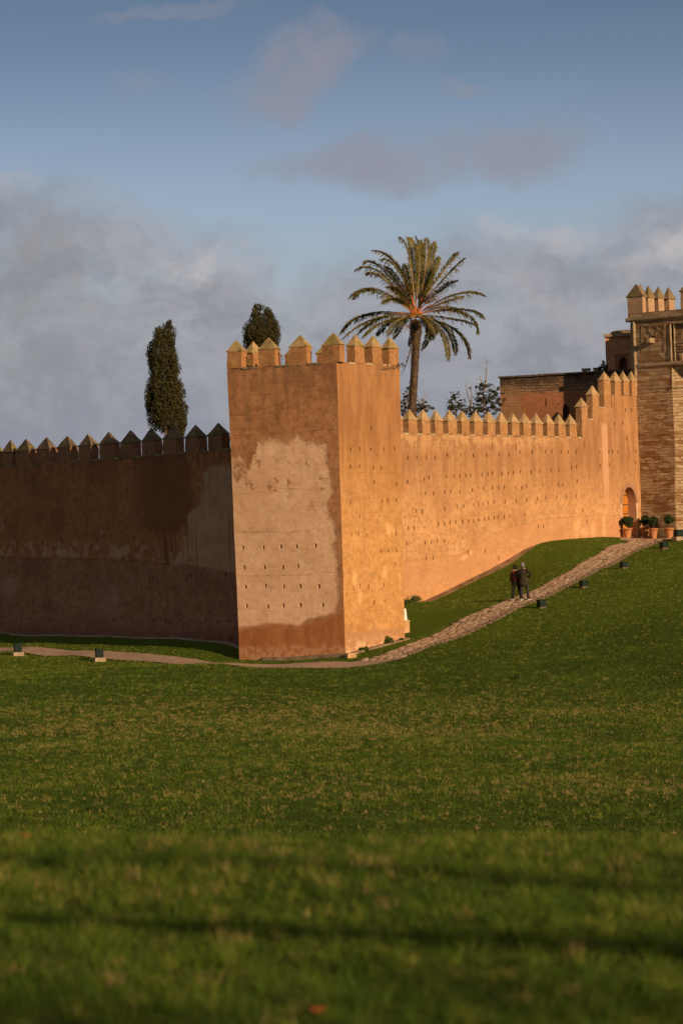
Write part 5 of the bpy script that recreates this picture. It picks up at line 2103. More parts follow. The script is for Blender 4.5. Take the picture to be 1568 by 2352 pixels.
def leaf_mat(name, c1, c2, c3, tr=.2, sc=3.0):
    m, g = new_mat(name)
    t = g.node('ShaderNodeTexCoord').outputs['Object']
    c = g.mix(g.sm(g.noise(t, sc, 4, .6), .35, .65), c1, c2)
    c = g.mix(g.sm(g.noise(t, sc * 6, 2, .6), .58, .66), c, c3)
    finish(g, c, .7, None, 0, 0, .2, trans=((*[q * 1.3 for q in c2], 1), tr))
    return m


# ------------------------------------------------------------------ cypresses
M_CYP = leaf_mat('cypress_leaf', (.026, .032, .010), (.056, .056, .018), (.22, .13, .035), .10, 5)
M_BARK = simple('bark', (.20, .135, .09), (.10, .07, .05), 5, .95, .5)
M_BARE = simple('bare_wood', (.33, .25, .18), (.20, .15, .11), 5, .9, .3)


def cypress(D, prof, base_px, label, n, seed, trunks):
    """prof: (y, xl, xr) in picture units, read at depth D"""
    r = random.Random(seed)
    b = at(base_px[0], base_px[1], D)
    gz_ = hz(b.x, b.y)
    t = thing('cypress_tree', label, 'tree', (b.x, b.y, gz_), 'cypress trees behind the ramparts')
    cs, rs = [], []
    prof = [(y_, (a_ + b_) / 2 - (b_ - a_) * .57, (a_ + b_) / 2 + (b_ - a_) * .57) for y_, a_, b_ in prof]
    ya, yb = prof[0][0], prof[-1][0]
    for i in range(int((yb - ya) * 1.5)):
        py = r.uniform(ya, yb)
        xl = np.interp(py, [q[0] for q in prof], [q[1] for q in prof])
        xr = np.interp(py, [q[0] for q in prof], [q[2] for q in prof])
        w = (xr - xl) / 2
        cr = min(max(4.0, w * r.uniform(.13, .30)), w * .9)
        a = r.uniform(0, 2 * math.pi)
        rr = (w - cr * .8) * math.sqrt(r.uniform(.25, 1))
        px = (xl + xr) / 2 + rr * math.cos(a)
        p = at(px, py, D + rr * math.sin(a) / FPX * D)
        cs.append(tuple(p))
        rs.append(cr / FPX * D)
    V, F = leaves(cs, rs, int(n * 1.3), .13, (1, 1, 1.9), .34, .6, seed)
    fast_mesh('crown', V, F, M_CYP, None, t, (b.x, b.y, gz_))
    mb = MB()
    top = at((prof[1][1] + prof[1][2]) / 2, ya + 30, D)
    mb.tube([(b.x, b.y, gz_ - .2), tuple(b), tuple(at(base_px[0] - 2, (ya + yb) / 2, D)), tuple(top)], [.20, .15, .08, .02], 8)
    for (x0, y0, x1, y1, rad) in trunks:
        p, q = at(x0, y0, D - .3), at(x1, y1, D - .5)
        mb.tube([tuple(p), tuple((p + q) / 2 + Vector((r.uniform(-.04, .04), 0, 0))), tuple(q)], [rad, rad * .8, rad * .5], 6)
    mb.build('trunk', M_BARE, t)
    return t


cypress(152, [(739, 387, 393), (748, 372, 402), (762, 350, 404), (790, 343, 403), (815, 338, 408), (835, 342, 411), (860, 347, 414), (885, 338, 420), (905, 335, 424), (935, 334, 428), (960, 339, 428), (975, 350, 426), (990, 385, 427), (1003, 402, 424)],
        (385, 1000), 'tall lone cypress standing behind the shaded left wall', 30000, 3,
        [(384, 1012, 374, 955, .05), (388, 1012, 392, 960, .05), (380, 1010, 366, 968, .025), (390, 1010, 402, 972, .025), (386, 1010, 380, 950, .03)])
cypress(150, [(704, 585, 617), (712, 580, 622), (730, 573, 632), (745, 568, 638), (757, 557, 640), (775, 560, 642), (800, 566, 646), (830, 566, 646), (900, 566, 646)],
        (604, 900), 'rounded cypress top showing between the front merlons of the corner tower', 22000, 5, [])
# small green bush seen just left of the tower edge
b = at(522, 1010, 140)
bt_ = thing('bush', 'small green bush glimpsed between the last left merlon and the tower', 'bush', (b.x, b.y, hz(b.x, b.y)))
M_SHR = leaf_mat('shrub_leaf', (.035, .050, .016), (.065, .075, .028), (.15, .12, .05), .2, 4)
V, F = leaves([tuple(b), tuple(at(521, 1040, 140)), tuple(at(521, 1070, 140))], [.18, .3, .4], 1500, .07, (1, 1, 1.5), .5, .2, 9)
fast_mesh('crown', V, F, M_SHR, None, bt_, tuple(bt_.location))
mb = MB()
mb.tube([tuple(bt_.location), tuple(at(521, 1050, 140))], [.07, .03], 6)
mb.build('stem', M_BARK, bt_)

# ------------------------------------------------------------------ palm
PD = 147.0
pc = at(954, 737, PD)
pb = at(945, 960, PD)
PB = Vector((pb.x, pb.y, hz(pb.x, pb.y)))
palm = thing('palm_tree', 'tall date palm with arching fronds rising behind the corner tower', 'palm', tuple(PB))
M_FROND = leaf_mat('palm_leaf', (.12, .115, .032), (.23, .195, .06), (.34, .24, .09), .22, 1.2)
M_DRY = leaf_mat('dry_palm_leaf', (.20, .13, .065), (.28, .19, .10), (.12, .08, .05), .15, 2)
M_RACH = simple('frond_rib', (.40, .19, .05), (.30, .20, .06), 1.5, .6)
M_ORANGE = simple('orange_rib', (.55, .12, .025), (.42, .13, .03), 2, .5)
M_PTR = simple('palm_trunk', (.17, .11, .07), (.07, .045, .03), 6, .95, .6)
axis = [PB - Vector((0, 0, .2))] + [at(x, y, PD) for (x, y) in ((945.5, 945), (947, 921), (949.5, 885), (951.5, 850), (953.5, 815), (955, 790), (955, 765), (954, 748), (954, 735))]
rad = [.30, .235, .215, .205, .205, .205, .215, .30, .33, .26]
mb = MB()
mb.tube(axis, [q * .86 for q in rad], 14)
zsA = [a.z for a in axis]
z = axis[1].z - 1.5
rowi = 0
while z < axis[-1].z - .1:
    cx = np.interp(z, zsA, [a.x for a in axis])
    cy = np.interp(z, zsA, [a.y for a in axis])
    rr = np.interp(z, zsA, rad)
    nb = 9
    for i in range(nb):
        a = 2 * math.pi * (i + .5 * (rowi % 2)) / nb + random.uniform(-.08, .08)
        u = Vector((math.cos(a), math.sin(a), 0))
        tn = Vector((-math.sin(a), math.cos(a), 0))
        w = rr * .30
        c = Vector((cx, cy, z))
        rj = rr * random.uniform(1.05, 1.28)
        h_ = .10
        mb.add([c + u * rr * .8 - tn * w - Vector((0, 0, .02)), c + u * rr * .8 + tn * w - Vector((0, 0, .02)), c + u * rj + tn * w * .5 + Vector((0, 0, h_)), c + u * rj - tn * w * .5 + Vector((0, 0, h_)),
                c + u * rr * .8 + Vector((0, 0, h_ * .9))], [(0, 1, 2, 3), (3, 2, 4), (0, 3, 4), (1, 4, 2)], 0)
    z += .115
    rowi += 1
mb.build('trunk', M_PTR, palm)

FR = [((640, 125), (745, 330)), ((730, 125), (785, 330)), ((795, 110), (835, 400)), ((845, 150), (848, 450)), ((900, 130), (895, 420)), ((980, 165), (930, 430)), ((1020, 310), (950, 520)),
      ((1205, 270), (1050, 460)), ((1275, 325), (1095, 500)), ((1190, 545), (1045, 620)), ((1470, 690), (1200, 670)), ((1255, 690), (1100, 740)), ((1460, 905), (1230, 815)), ((1400, 1050), (1240, 850)),
      ((1385, 970), (1130, 905)), ((1320, 1285), (1185, 1020)), ((1185, 1250), (1090, 1000)), ((1115, 1305), (1030, 1010)), ((860, 1210), (930, 990)), ((990, 1060), (940, 950)), ((960, 1110), (915, 990)),
      ((590, 1100), (690, 930)), ((530, 1075), (640, 930)), ((430, 1070), (570, 930)), ((290, 1090), (520, 930)), ((240, 1060), (490, 890)), ((100, 1100), (420, 905)), ((70, 1060), (330, 865)),
      ((110, 1030), (310, 880)), ((160, 710), (430, 630)), ((200, 715), (400, 645)), ((215, 440), (480, 480)), ((300, 380), (490, 430)), ((330, 480), (510, 530)), ((380, 250), (630, 400)),
      ((460, 340), (650, 450)), ((505, 400), (640, 560)), ((480, 760), (620, 720)), ((690, 380), (735, 600)), ((520, 600), (645, 660)), ((1240, 850), (1050, 800)), ((960, 420), (900, 620))]
DRYF = [((670, 1440), (790, 1080)), ((740, 1170), (765, 1040)), ((820, 1000), (815, 940))]


def frond(tip, mid, i, dry=False):
    r = random.Random(100 + i)
    c0 = at(*z8(800, 870), PD) + Vector((r.uniform(-.12, .12), r.uniform(-.12, .12), r.uniform(-.12, .12)))
    T = at(*z8(*tip), PD)
    M_ = at(*z8(*mid), PD)
    ln = (M_ - c0).length + (T - M_).length
    full = r.uniform(3.7, 4.3) if not dry else ln
    dd = math.sqrt(max(0, full * full - ln * ln)) * .85 * (1 if (i * 7) % 5 < 3 else -1)
    if dry:
        dd = -.5
    T = at(*z8(*tip), PD + dd)
    M_ = at(*z8(*mid), PD + dd * .55)
    ctrl = M_ * 2 - (c0 + T) / 2
    N = 26
    pts = []
    for k_ in range(N + 1):
        t = k_ / N
        pts.append(c0 * (1 - t) ** 2 + ctrl * 2 * t * (1 - t) + T * t * t)
    mb = MB()
    nb = 4
    k0 = 7
    orange = (i in (1, 5, 9, 12, 28, 29, 34, 35, 37, 38, 39, 24, 10))
    mb.tube(pts[:k0 + 1], [.040, .036, .032, .03, .028, .026, .024, .022], 5, 2 if orange else 1, cap=False)
    mb.tube(pts[k0:], [.022 * (1 - .75 * q / (N - k0)) for q in range(N - k0 + 1)], 4, 1)
    down = Vector((0, 0, -1))
    per = 7
    for k_ in range(4, N):
        for sub in range(per):
            t = (k_ + sub / per) / N
            p = pts[k_].lerp(pts[k_ + 1], sub / per)
            tg = (pts[k_ + 1] - pts[k_]).normalized()
            s_ = tg.cross(Vector((0, 0, 1)))
            if s_.length < .15:
                s_ = tg.cross(Vector((0, 1, .3)))
            s_.normalize()
            nup = s_.cross(tg).normalized()
            L = .46 * (math.sin(math.pi * min(1, max(.06, (t - .08) * 1.02))) ** .55) * r.uniform(.8, 1.15) * (1.0 if t < .9 else .75) * .92
            if dry:
                L *= .6
            for sg in (-1, 1):
                if r.random() < (.06 if not dry else .3):
                    continue
                d = (tg * r.uniform(.75, 1.0) + s_ * sg * r.uniform(.50, .75) + nup * r.uniform(.05, .42) + down * r.uniform(.0, .22)).normalized()
                if r.random() < .10:
                    d = (d + down * r.uniform(.5, 1.4)).normalized()
                wv = d.cross(nup * .6 + s_ * sg * .4 + Vector((r.uniform(-.4, .4),) * 3)).normalized() * .026
                e = p + d * L + down * L * .10
                mdp = p + d * L * .5
                mb.add([p - wv * .5, mdp - wv, e, mdp + wv], [(0, 1, 2, 3)], 0)
    mb.build('frond', [M_DRY if dry else M_FROND, M_RACH, M_ORANGE], palm)


for i, (tp, md) in enumerate(FR):
    frond(tp, md, i)
for i, (tp, md) in enumerate(DRYF):
    frond(tp, md, 60 + i, True)
# dry fruit stalks round the crown base
mb = MB()
r = random.Random(5)
for (x, y, ex, ey) in ((700, 700, 480, 740), (720, 720, 530, 620), (900, 760, 1060, 690), (880, 740, 1040, 640), (740, 860, 600, 900), (860, 900, 960, 960), (700, 640, 690, 570), (900, 800, 1090, 780), (740, 980, 700, 1010), (770, 940, 730, 900)):
    for k_ in range(26):
        a = at(*z8(x + r.uniform(-10, 10), y + r.uniform(-10, 10)), PD + r.uniform(-.3, .3))
        b = at(*z8(ex + r.uniform(-75, 75), ey + r.uniform(-60, 60)), PD + r.uniform(-.9, .9))
        mb.tube([a, (a + b) / 2 + Vector((0, 0, .08)), b], [.006, .005, .003], 3, cap=False)
mb.build('fruit_stalks', simple('dry_stalk', (.32, .15, .09), (.22, .13, .09), 3, .8), palm)

# ------------------------------------------------------------------ scrubby trees behind the right wall
M_SC = leaf_mat('scrub_leaf', (.045, .048, .024), (.085, .078, .040), (.18, .13, .08), .2, 3)


def scrub(label, D, base, stems, clumps, n, seed, size=.085, dens=1):
    b = at(base[0], base[1], D)
    z0 = hz(b.x, b.y)
    t = thing('scrub_tree', label, 'tree', (b.x, b.y, z0), 'scrubby trees behind the sunlit wall')
    r = random.Random(seed)
    mb = MB()
    mb.tube([(b.x, b.y, z0 - .1), tuple(b)], [.12, .09], 7)
    for st in stems:
        pts = [tuple(at(x, y, D + r.uniform(-.2, .2))) for (x, y) in st]
        k_ = len(pts)
        mb.tube(pts, [.040 * (1 - .75 * i / (k_ - 1)) for i in range(k_)], 5)
        for i in range(k_ - 1):
            for _ in range(4):
                p = Vector(pts[i]).lerp(Vector(pts[i + 1]), r.random())
                e = p + Vector((r.uniform(-.35, .35), r.uniform(-.3, .3), r.uniform(.0, .35)))
                mb.tube([p, (p + e) / 2 + Vector((0, 0, -.03)), e], [.014, .009, .004], 4)
    mb.build('trunk', M_BARE, t)
    cs = []
    rs = []
    for (x, y, rr) in clumps:
        for _ in range(24):
            cs.append(tuple(at(x + r.gauss(0, rr * .7), y + r.gauss(0, rr * .6), D + r.gauss(0, rr * .6) / FPX * D)))
            rs.append(rr * r.uniform(.10, .34) / FPX * D)
    V, F = leaves(cs, rs, n * 2, size * .62, (1, 1, .8), .42, .1, seed)
    fast_mesh('crown', V, F, M_SC, None, t, (b.x, b.y, z0))
    return t


def Z8(x, y):
    return z8(x, y)


scrub('sparse grey-green scrub tree beside the palm trunk on its left', 150, (932, 960), [[(932, 960), (930, 930), (928, 905)], [(930, 940), (938, 915), (936, 900)]], [(930, 915, 14), (934, 935, 14), (925, 945, 12), (938, 900, 9)], 2600, 21)
scrub('low scrub tree beside the palm trunk on its right', 149.5, (968, 965), [[(966, 965), (970, 930), (976, 908)], [(968, 950), (962, 925), (958, 912)], [(968, 955), (984, 935)]], [(965, 930, 12), (972, 940, 14), (980, 935, 9), (958, 942, 10)], 2200, 22)
scrub('small bushy scrub tree between the palm and the larger scrub', 151, (1048, 965), [[(1048, 965), (1046, 930), (1045, 905)], [(1046, 950), (1034, 925), (1027, 915)], [(1048, 945), (1058, 925)]], [(1046, 908, 8), (1040, 930, 14), (1050, 935, 14), (1060, 925, 8), (1068, 945, 12), (1034, 940, 10)], 3600, 23)
scrub('bare branched scrub tree with pale upright twigs', 150.5, (1082, 965), [[(1084, 965), (1080, 930), (1072, 900), (1068, 880)], [(1081, 935), (1083, 905), (1080, 888)]], [(1080, 948, 10), (1090, 945, 11)], 1500, 24)
scrub('largest scrub tree, dense and dark, against the flat roofed building', 151.5, (1112, 968), [[(1112, 968), (1110, 920), (1108, 890), (1104, 875), (1100, 862)], [(1112, 900), (1116, 870), (1117, 850), (1116, 828)], [(1110, 930), (1098, 910), (1092, 895)], [(1114, 925), (1128, 905), (1136, 890)]],
      [(1102, 888, 11), (1115, 900, 15), (1130, 893, 12), (1105, 912, 15), (1122, 918, 16), (1138, 908, 13), (1112, 938, 18), (1132, 935, 16), (1098, 940, 14), (1146, 925, 10)], 9000, 25)
# plant on the roof
b = at(1383, 858, 160.5)
t = thing('roof_shrub', 'dark leafy shrub growing on the roof edge of the flat building', 'shrub', tuple(b))
V, F = leaves([tuple(at(x, y, 160.5)) for (x, y) in ((1383, 840), (1376, 846), (1390, 842), (1385, 832), (1378, 852), (1352, 849), (1391, 850))], [.14, .12, .13, .10, .12, .09, .12], 420, .11, (1, 1, 1), .55, .1, 31)
fast_mesh('foliage', V, F, M_SHR, None, t, tuple(b))
mb = MB()
for dx in (-.15, 0, .12):
    mb.tube([tuple(b), tuple(b + Vector((dx, 0, .35)))], [.02, .008], 5)
mb.build('stem', M_BARK, t)

# distant pale marquee roof showing through the left crenels
b = at(440, 1060, 185)
t = thing('marquee_tent', 'distant white marquee with blue roof edge seen through the left crenels', 'tent', (b.x, b.y, hz(b.x, b.y)))
zt_, zb_ = at(440, 1032, 185).z, at(440, 1044, 185).z
x0, x1 = at(385, 1040, 185).x, at(524, 1040, 185).x
mb = MB()
mb.add([(x0, 185, zb_), (x1, 185, zb_), (x1, 191, zb_), (x0, 191, zb_), ((x0 + x1) / 2 - 1, 188, zt_), ((x0 + x1) / 2 + 1, 188, zt_)], [(0, 1, 5, 4), (1, 2, 5), (2, 3, 4, 5), (3, 0, 4)])
mb.build('roof', simple('tent_blue', (.16, .30, .55), (.20, .34, .58), 1, .5), t)
mb = MB()
mb.box(((x0 + x1) / 2, 188, zb_ - 2.0), ((x1 - x0) - .2, 5.8, 4.0))
mb.build('side_wall', simple('tent_white', (.62, .64, .66), (.55, .57, .6), 1, .6), t)

# ------------------------------------------------------------------ topiary pots at the gate
M_POT = simple('terracotta', (.43, .175, .075), (.52, .24, .115), 3, .8, .2)
M_TOP = leaf_mat('topiary_leaf', (.022, .040, .012), (.045, .070, .020), (.08, .10, .03), .12, 5)
M_SOIL = simple('soil', (.05, .035, .02), (.08, .05, .03), 9, 1)


def potplant(px, pyb, D, wtop, hpot, ball, bally, label, seed, belly=False):
    o = at(px, pyb, D)
    k_ = D / FPX
    o = Vector((o.x, o.y, hz(o.x, o.y) + .0))
    t = thing('potted_topiary', label, 'potted plant', tuple(o), 'clipped topiary in terracotta pots by the gate')
    h, w = hpot * k_, wtop * k_ / 2
    n = 20
    if belly:
        prof = [(.50, 0), (.55, .06), (.62, .2), (.80, .5), (.88, .72), (.90, .84), (.88, .90), (1.02, .92), (1.04, .98), (.98, 1.0), (.90, .97), (.84, .88)]
    else:
        prof = [(.56, 0), (.58, .04), (.68, .3), (.80, .6), (.91, .88), (1.0, .90), (1.03, .95), (1.0, 1.0), (.91, .99), (.88, .90)]
    mb = MB()
    mb.rings([(o.x, o.y, o.z + q[1] * h, q[0] * w, q[0] * w) for q in prof], n, cap=False)
    mb.build('pot', M_POT, t, smooth=True)
    mb = MB()
    mb.rings([(o.x, o.y, o.z + h * .9, w * .86, w * .86), (o.x, o.y, o.z + h * .93, w * .5, w * .5)], n)
    mb.build('soil', M_SOIL, t)
    bc = Vector((o.x, o.y, at(px, bally, D).z))
    R_ = ball * k_ * 1.22
    mb = MB()
    mb.tube([(o.x, o.y, o.z + h * .8), (o.x + .02, o.y, (o.z + h + bc.z) / 2), tuple(bc)], [.03, .025, .02], 7)
    mb.build('stem', M_BARK, t)
    r = random.Random(seed)
    cs = [tuple(bc)]
    rs = [R_ * .72]
    for _ in range(26):
        d = Vector((r.gauss(0, 1), r.gauss(0, 1), r.gauss(0, 1))).normalized()
        cs.append(tuple(bc + Vector((d.x, d.y, d.z * .86)) * R_ * .68))
        rs.append(R_ * r.uniform(.26, .38))
    V, F = leaves(cs, rs, 5200, .055, (1, 1, .92), .6, .0, seed)
    fast_mesh('foliage', V, F, M_TOP, None, t, tuple(o))
    return t


def q6(x, y):
    return z6(x, y)


def pot6(x, yb, D, w, h, br, by, label, seed, belly=False):
    px, py = z6(x, yb)
    kk = 1 / 3.7925 / 1.742
    Fw = F_R if x < 900 else F_G
    D = Fw.P(Fw.uv(px, py)[0], 4.6).y - D
    w, h = w * 1.08, h * 1.05
    potplant(px, py, D, w * kk, h * kk, br * kk, z6(x, by)[1], label, seed, belly)


pot6(672, 1765, .75, 150, 140, 88, 1540, 'topiary ball in terracotta pot in front of the wooden gate door', 41)
pot6(945, 1757, .55, 140, 150, 72, 1525, 'topiary in banded terracotta pot, leftmost of those against the stone tower', 42, True)
pot6(1068, 1772, 1.0, 138, 150, 74, 1540, 'topiary ball in flared terracotta pot, set forward of its neighbour', 43)
pot6(1308, 1755, .60, 138, 148, 70, 1508, 'topiary ball in terracotta pot, standing apart beneath the stone tower corner', 44)

# paved apron in front of the gate
A0 = at(*z6(700, 1765), 153.5)
mb = MB()
pa = [at(*z6(560, 1772), 151.8), at(*z6(1420, 1790), 150.2), at(*z6(1517, 1765), 153.5), F_G.P(uC, 4.6), F_G.P(0, 4.6), F_R.P(du[0] - .4, 4.6)]
n1 = 10
vs, fs = [], []
for j in range(n1 + 1):
    for i in range(n1 + 1):
        a = pa[5].lerp(pa[3] + Vector((1.5, 0, 0)), i / n1)
        b_ = pa[0].lerp(pa[1] + Vector((1.2, -.5, 0)), i / n1)
        p = a.lerp(b_, j / n1)
        vs.append((p.x, p.y, hz(p.x, p.y) + .012))
for j in range(n1):
    for i in range(n1):
        k_ = j * (n1 + 1) + i
        fs.append((k_, k_ + n1 + 1, k_ + n1 + 2, k_ + 1))
mb.add(vs, fs)
ap = mb.build('pavement', M_GRAVEL)
ap['kind'] = 'structure'

# ------------------------------------------------------------------ flood lights in the lawn
M_LH = simple('lamp_housing', (.006, .018, .014), (.014, .028, .022), 6, .75, .1, .2)
M_LG = simple('lamp_glass', (.085, .11, .115), (.05, .07, .075), 5, .12, 0, .7)
M_LPD = simple('lamp_footing', (.22, .15, .10), (.14, .10, .07), 4, .95, .4)
M_LP = simple('lamp_plinth', (.46, .35, .24), (.30, .22, .15), 4, .95, .4)


def lamp(px, py, D, w, h, label, plinth=True, rot=.3):
    o = at(px, py, D) if D else ground_hit(px, py, 90)
    o = Vector((o.x, o.y, hz(o.x, o.y)))
    k_ = o.y / FPX
    t = thing('flood_light', label, 'flood light', tuple(o), 'box shaped flood lights along the path')
    RZ = Matrix.Rotation(rot, 3, 'Z')
    w_, h_ = w * k_ * .84, h * k_ * (.9 if plinth else .8)
    ph = .16 if plinth else .06
    mb = MB()
    vs = []
    ex = .09 if plinth else .0
    for (s_, zz) in ((.5 * w_ + ex, -.15), (.5 * w_ + ex, ph - .02), (.5 * w_ + ex - .02, ph)):
        for (a, b) in ((-1, -1), (1, -1), (1, 1), (-1, 1)):
            vs.append(o + RZ @ Vector((a * s_, b * s_, zz)))
    mb.add(vs, [(j * 4 + i, j * 4 + (i + 1) % 4, (j + 1) * 4 + (i + 1) % 4, (j + 1) * 4 + i) for j in range(2) for i in range(4)] + [(8, 9, 10, 11)])
    mb.build('plinth', M_LP if plinth else M_LPD, t)
    mb = MB()
    vs = []
    for (s_, zz) in ((.46 * w_, ph), (.5 * w_, ph + .02), (.5 * w_, ph + h_ - .05), (.52 * w_, ph + h_ - .05), (.52 * w_, ph + h_ - .01), (.49 * w_, ph + h_)):
        for (a, b) in ((-1, -1), (1, -1), (1, 1), (-1, 1)):
            vs.append(o + RZ @ Vector((a * s_, b * s_, zz)))
    mb.add(vs, [(j * 4 + i, j * 4 + (i + 1) % 4, (j + 1) * 4 + (i + 1) % 4, (j + 1) * 4 + i) for j in range(5) for i in range(4)] + [(20, 21, 22, 23)])
    hs = mb.build('housing', M_LH, t)
    mb = MB()
    c = o + RZ @ Vector((.503 * w_, 0, ph + h_ * .5))
    mb.box(c, (.02, w_ * .80, h_ * .72), rot=RZ)
    mb.build('glass', M_LG if rot > .31 else M_LH, t)
    return t


lamp(42, 1506, None, 19, 22, 'green box flood light on stone plinth, left one of the two in the left lawn')
lamp(229, 1519, None, 19, 22, 'green box flood light on pale plinth beside the gravel path left of the tower')
lamp(1243, 1397, None, 19, 21, 'box flood light on the lawn just right of the walking couple', False, .45)
lamp(1340, 1350, None, 19, 17, 'box flood light on the slope, second up the path from the couple', False, .45)
lamp(1432, 1306, None, 18, 15, 'box flood light on the slope, third up the path from the couple', False, .45)
lamp(1524, 1261, None, 18, 17, 'box flood light near the top of the path below the flower pots', False, .45)
lamp(1560, 1238, 149.5, 24, 18, 'box flood light on a low plinth at the right edge before the stone tower', True, .3)

# ------------------------------------------------------------------ white panel at the tower's rear corner
b = ground_hit(936, 1450, 122)
b = Vector((at(929, 1450, 125.6).x, 125.6, 0))
b.z = hz(b.x, b.y)
t = thing('info_panel', 'narrow white panel on an ochre plinth at the far edge of the corner tower', 'sign', tuple(b))
mb = MB()
mb.box(b + Vector((0, 0, .22)), (.30, .34, .55), rz=.6)
mb.box(b + Vector((0, 0, .51)), (.34, .38, .05), rz=.6)
mb.build('plinth', simple('plinth_ochre', (.52, .29, .13), (.6, .38, .2), 3, .9, .3), t)
mb = MB()
mb.add([b + Matrix.Rotation(.6, 3, 'Z') @ Vector(q) for q in ((-.13, -.05, .53), (.13, -.05, .53), (.10, -.01, 1.05), (-.10, -.01, 1.05), (-.13, .01, .53), (.13, .01, .53), (.10, .05, 1.05), (-.10, .05, 1.05))],
       [(0, 1, 2, 3), (4, 7, 6, 5), (0, 4, 5, 1), (1, 5, 6, 2), (2, 6, 7, 3), (3, 7, 4, 0)])
mb.build('panel', simple('white_panel', (.78, .78, .76), (.68, .68, .66), 3, .5), t)

# ------------------------------------------------------------------ weeds at the wall foot, twig on the tower
M_WEED = leaf_mat('weed_leaf', (.050, .085, .018), (.085, .13, .028), (.12, .14, .04), .25, 5)


def weed(px, py, D, r_, h_, label, seed):
    global V, F
    o = at(px, py, D) if D else ground_hit(px, py, 100)
    o = Vector((o.x, o.y, hz(o.x, o.y)))
    r = random.Random(seed)
    V, F = leaves([(o.x + r.gauss(0, r_ * .3), o.y + r.gauss(0, r_ * .3), o.z + h_ * r.uniform(.2, .8)) for _ in range(8)], [r_ * r.uniform(.35, .6) for _ in range(8)], 900, .06, (1, 1, .9), .5, .3, seed)
    ob = fast_mesh('weed', V, F, M_WEED, None, None, tuple(o))
    tag(ob, label, 'weed', 'weeds along the walls')


weed(890, 1482, 122.6, .30, .34, 'leafy green weed beside the paved path at the sunlit tower foot', 1)
weed(832, 1504, 120.9, .26, .16, 'low weed patch close to the front corner of the tower', 2)
weed(950, 1384, None, .38, .26, 'green weed clump where the sunlit wall meets the tower', 3)
weed(966, 1378, None, .28, .18, 'small weed at the foot of the sunlit wall, right of a bigger clump', 4)
weed(935, 1388, None, .25, .2, 'weed half hidden by the edge of the corner tower', 5)
weed(922, 1474, 123.4, .16, .12, 'tiny weed at the far end of the tower foot', 6)
weed(1190, 1560, None, .22, .14, 'pale broad-leaved weed alone in the lawn below the path', 7)
# dry twig plant out of the tower wall
u, z = F_TR.uv(*z2(1240, 415))
o = F_TR.P(u, z)
mb = MB()
pl = [(1240, 420), (1270, 415), (1300, 405), (1330, 395), (1355, 382)]
P_ = []
for i, q in enumerate(pl):
    uu, zz = F_TR.uv(*z2(*q))
    P_.append(F_TR.P(uu, zz) + F_TR.n * (.02 + .10 * i))
mb.tube(P_, [.02, .016, .013, .01, .006], 5)
for i, (a, b_) in enumerate((((1270, 415), (1255, 395)), ((1300, 405), (1290, 430)), ((1330, 395), (1320, 380)), ((1350, 385), (1352, 408)), ((1285, 410), (1300, 388)))):
    ua, za = F_TR.uv(*z2(*a))
    uB, zB = F_TR.uv(*z2(*b_))
    mb.tube([F_TR.P(ua, za) + F_TR.n * (.15 + .05 * i), F_TR.P(uB, zB) + F_TR.n * (.2 + .06 * i)], [.009, .004], 4)
tw = thing('wall_plant', 'spindly twig with few leaves growing from the upper sunlit side of the tower', 'plant', tuple(o))
mb.build('stem', M_BARK, tw)
cs = []
for q in ((1320, 385), (1355, 380), (1358, 402), (1328, 398), (1345, 388), (1243, 398)):
    uu, zz = F_TR.uv(*z2(*q))
    cs.append(tuple(F_TR.P(uu, zz) + F_TR.n * .35))
V, F = leaves(cs, [.07] * len(cs), 110, .06, (1, 1, 1), .5, 0, 51)
fast_mesh('foliage', V, F, M_SHR, None, tw, tuple(o))

# a fallen brown leaf and a clod lying in the grass
p = at(740, 2348, 9.4)
m_ = simple('leaf_rust', (.50, .12, .03), (.36, .10, .03), 12, .7, 0, .2, ((.5, .12, .03, 1), .2))
def fallen(px, py, D, s_, label, mat, kind='fallen_leaf', cat='leaf'):
    o = at(px, py, D) if D else ground_hit(px, py, 45)
    o = Vector((o.x, o.y, hz(o.x, o.y) + .035))
    mb = MB()
    pr = [(0, -1, .0), (.35, -.55, .10), (.55, -.1, .16), (.42, .4, .14), (.12, .8, .06), (0, 1.05, .0), (-.12, .8, .06), (-.42, .4, .14), (-.55, -.1, .16), (-.35, -.55, .1)]
    top = [o + Vector((a * s_, b * s_, c * s_)) for a, b, c in pr] + [o + Vector((0, 0, .25 * s_))]
    bot = [p_ - Vector((0, 0, .04 * s_)) for p_ in top]
    n_ = 10
    mb.add(top + bot, [(i, (i + 1) % n_, 10) for i in range(n_)] + [(n_ + 1 + (i + 1) % n_, n_ + 1 + i, 21) for i in range(n_)] + [(i, n_ + 1 + i, n_ + 1 + (i + 1) % n_, (i + 1) % n_) for i in range(n_)])
    tag(mb.build(kind, mat, None, origin=tuple(o)), label, cat)
fallen(730, 2362, 8.85, .05, 'rust brown fallen leaf in the blurred grass at the bottom edge', m_)
fallen(60, 1946, 14.0, .05, 'reddish fallen leaf near the crest of the blurred mound at the left edge', m_)
fallen(1255, 1965, 13.2, .035, 'pale dry leaf on the blurred mound towards the right', M_DRY)
fallen(855, 1703, None, .16, 'small brown clod lying in the middle of the lawn', simple('clod', (.30, .16, .09), (.2, .1, .06), 9, .9, .4), 'earth_clod', 'clod')

# ------------------------------------------------------------------ tree beyond the right edge of view, behind the camera; its limbs shade the near grass
M_LEAFT = leaf_mat('broad_leaf', (.04, .07, .015), (.07, .11, .025), (.1, .12, .03), .2, 2)
L7 = 1 / math.tan(SUN_EL)


def up_sun(x, y, h):
    g0 = hz(x, y)
    return Vector((x + math.sin(SUN_TH) * L7 * h, y - math.cos(SUN_TH) * L7 * h, g0 + h))


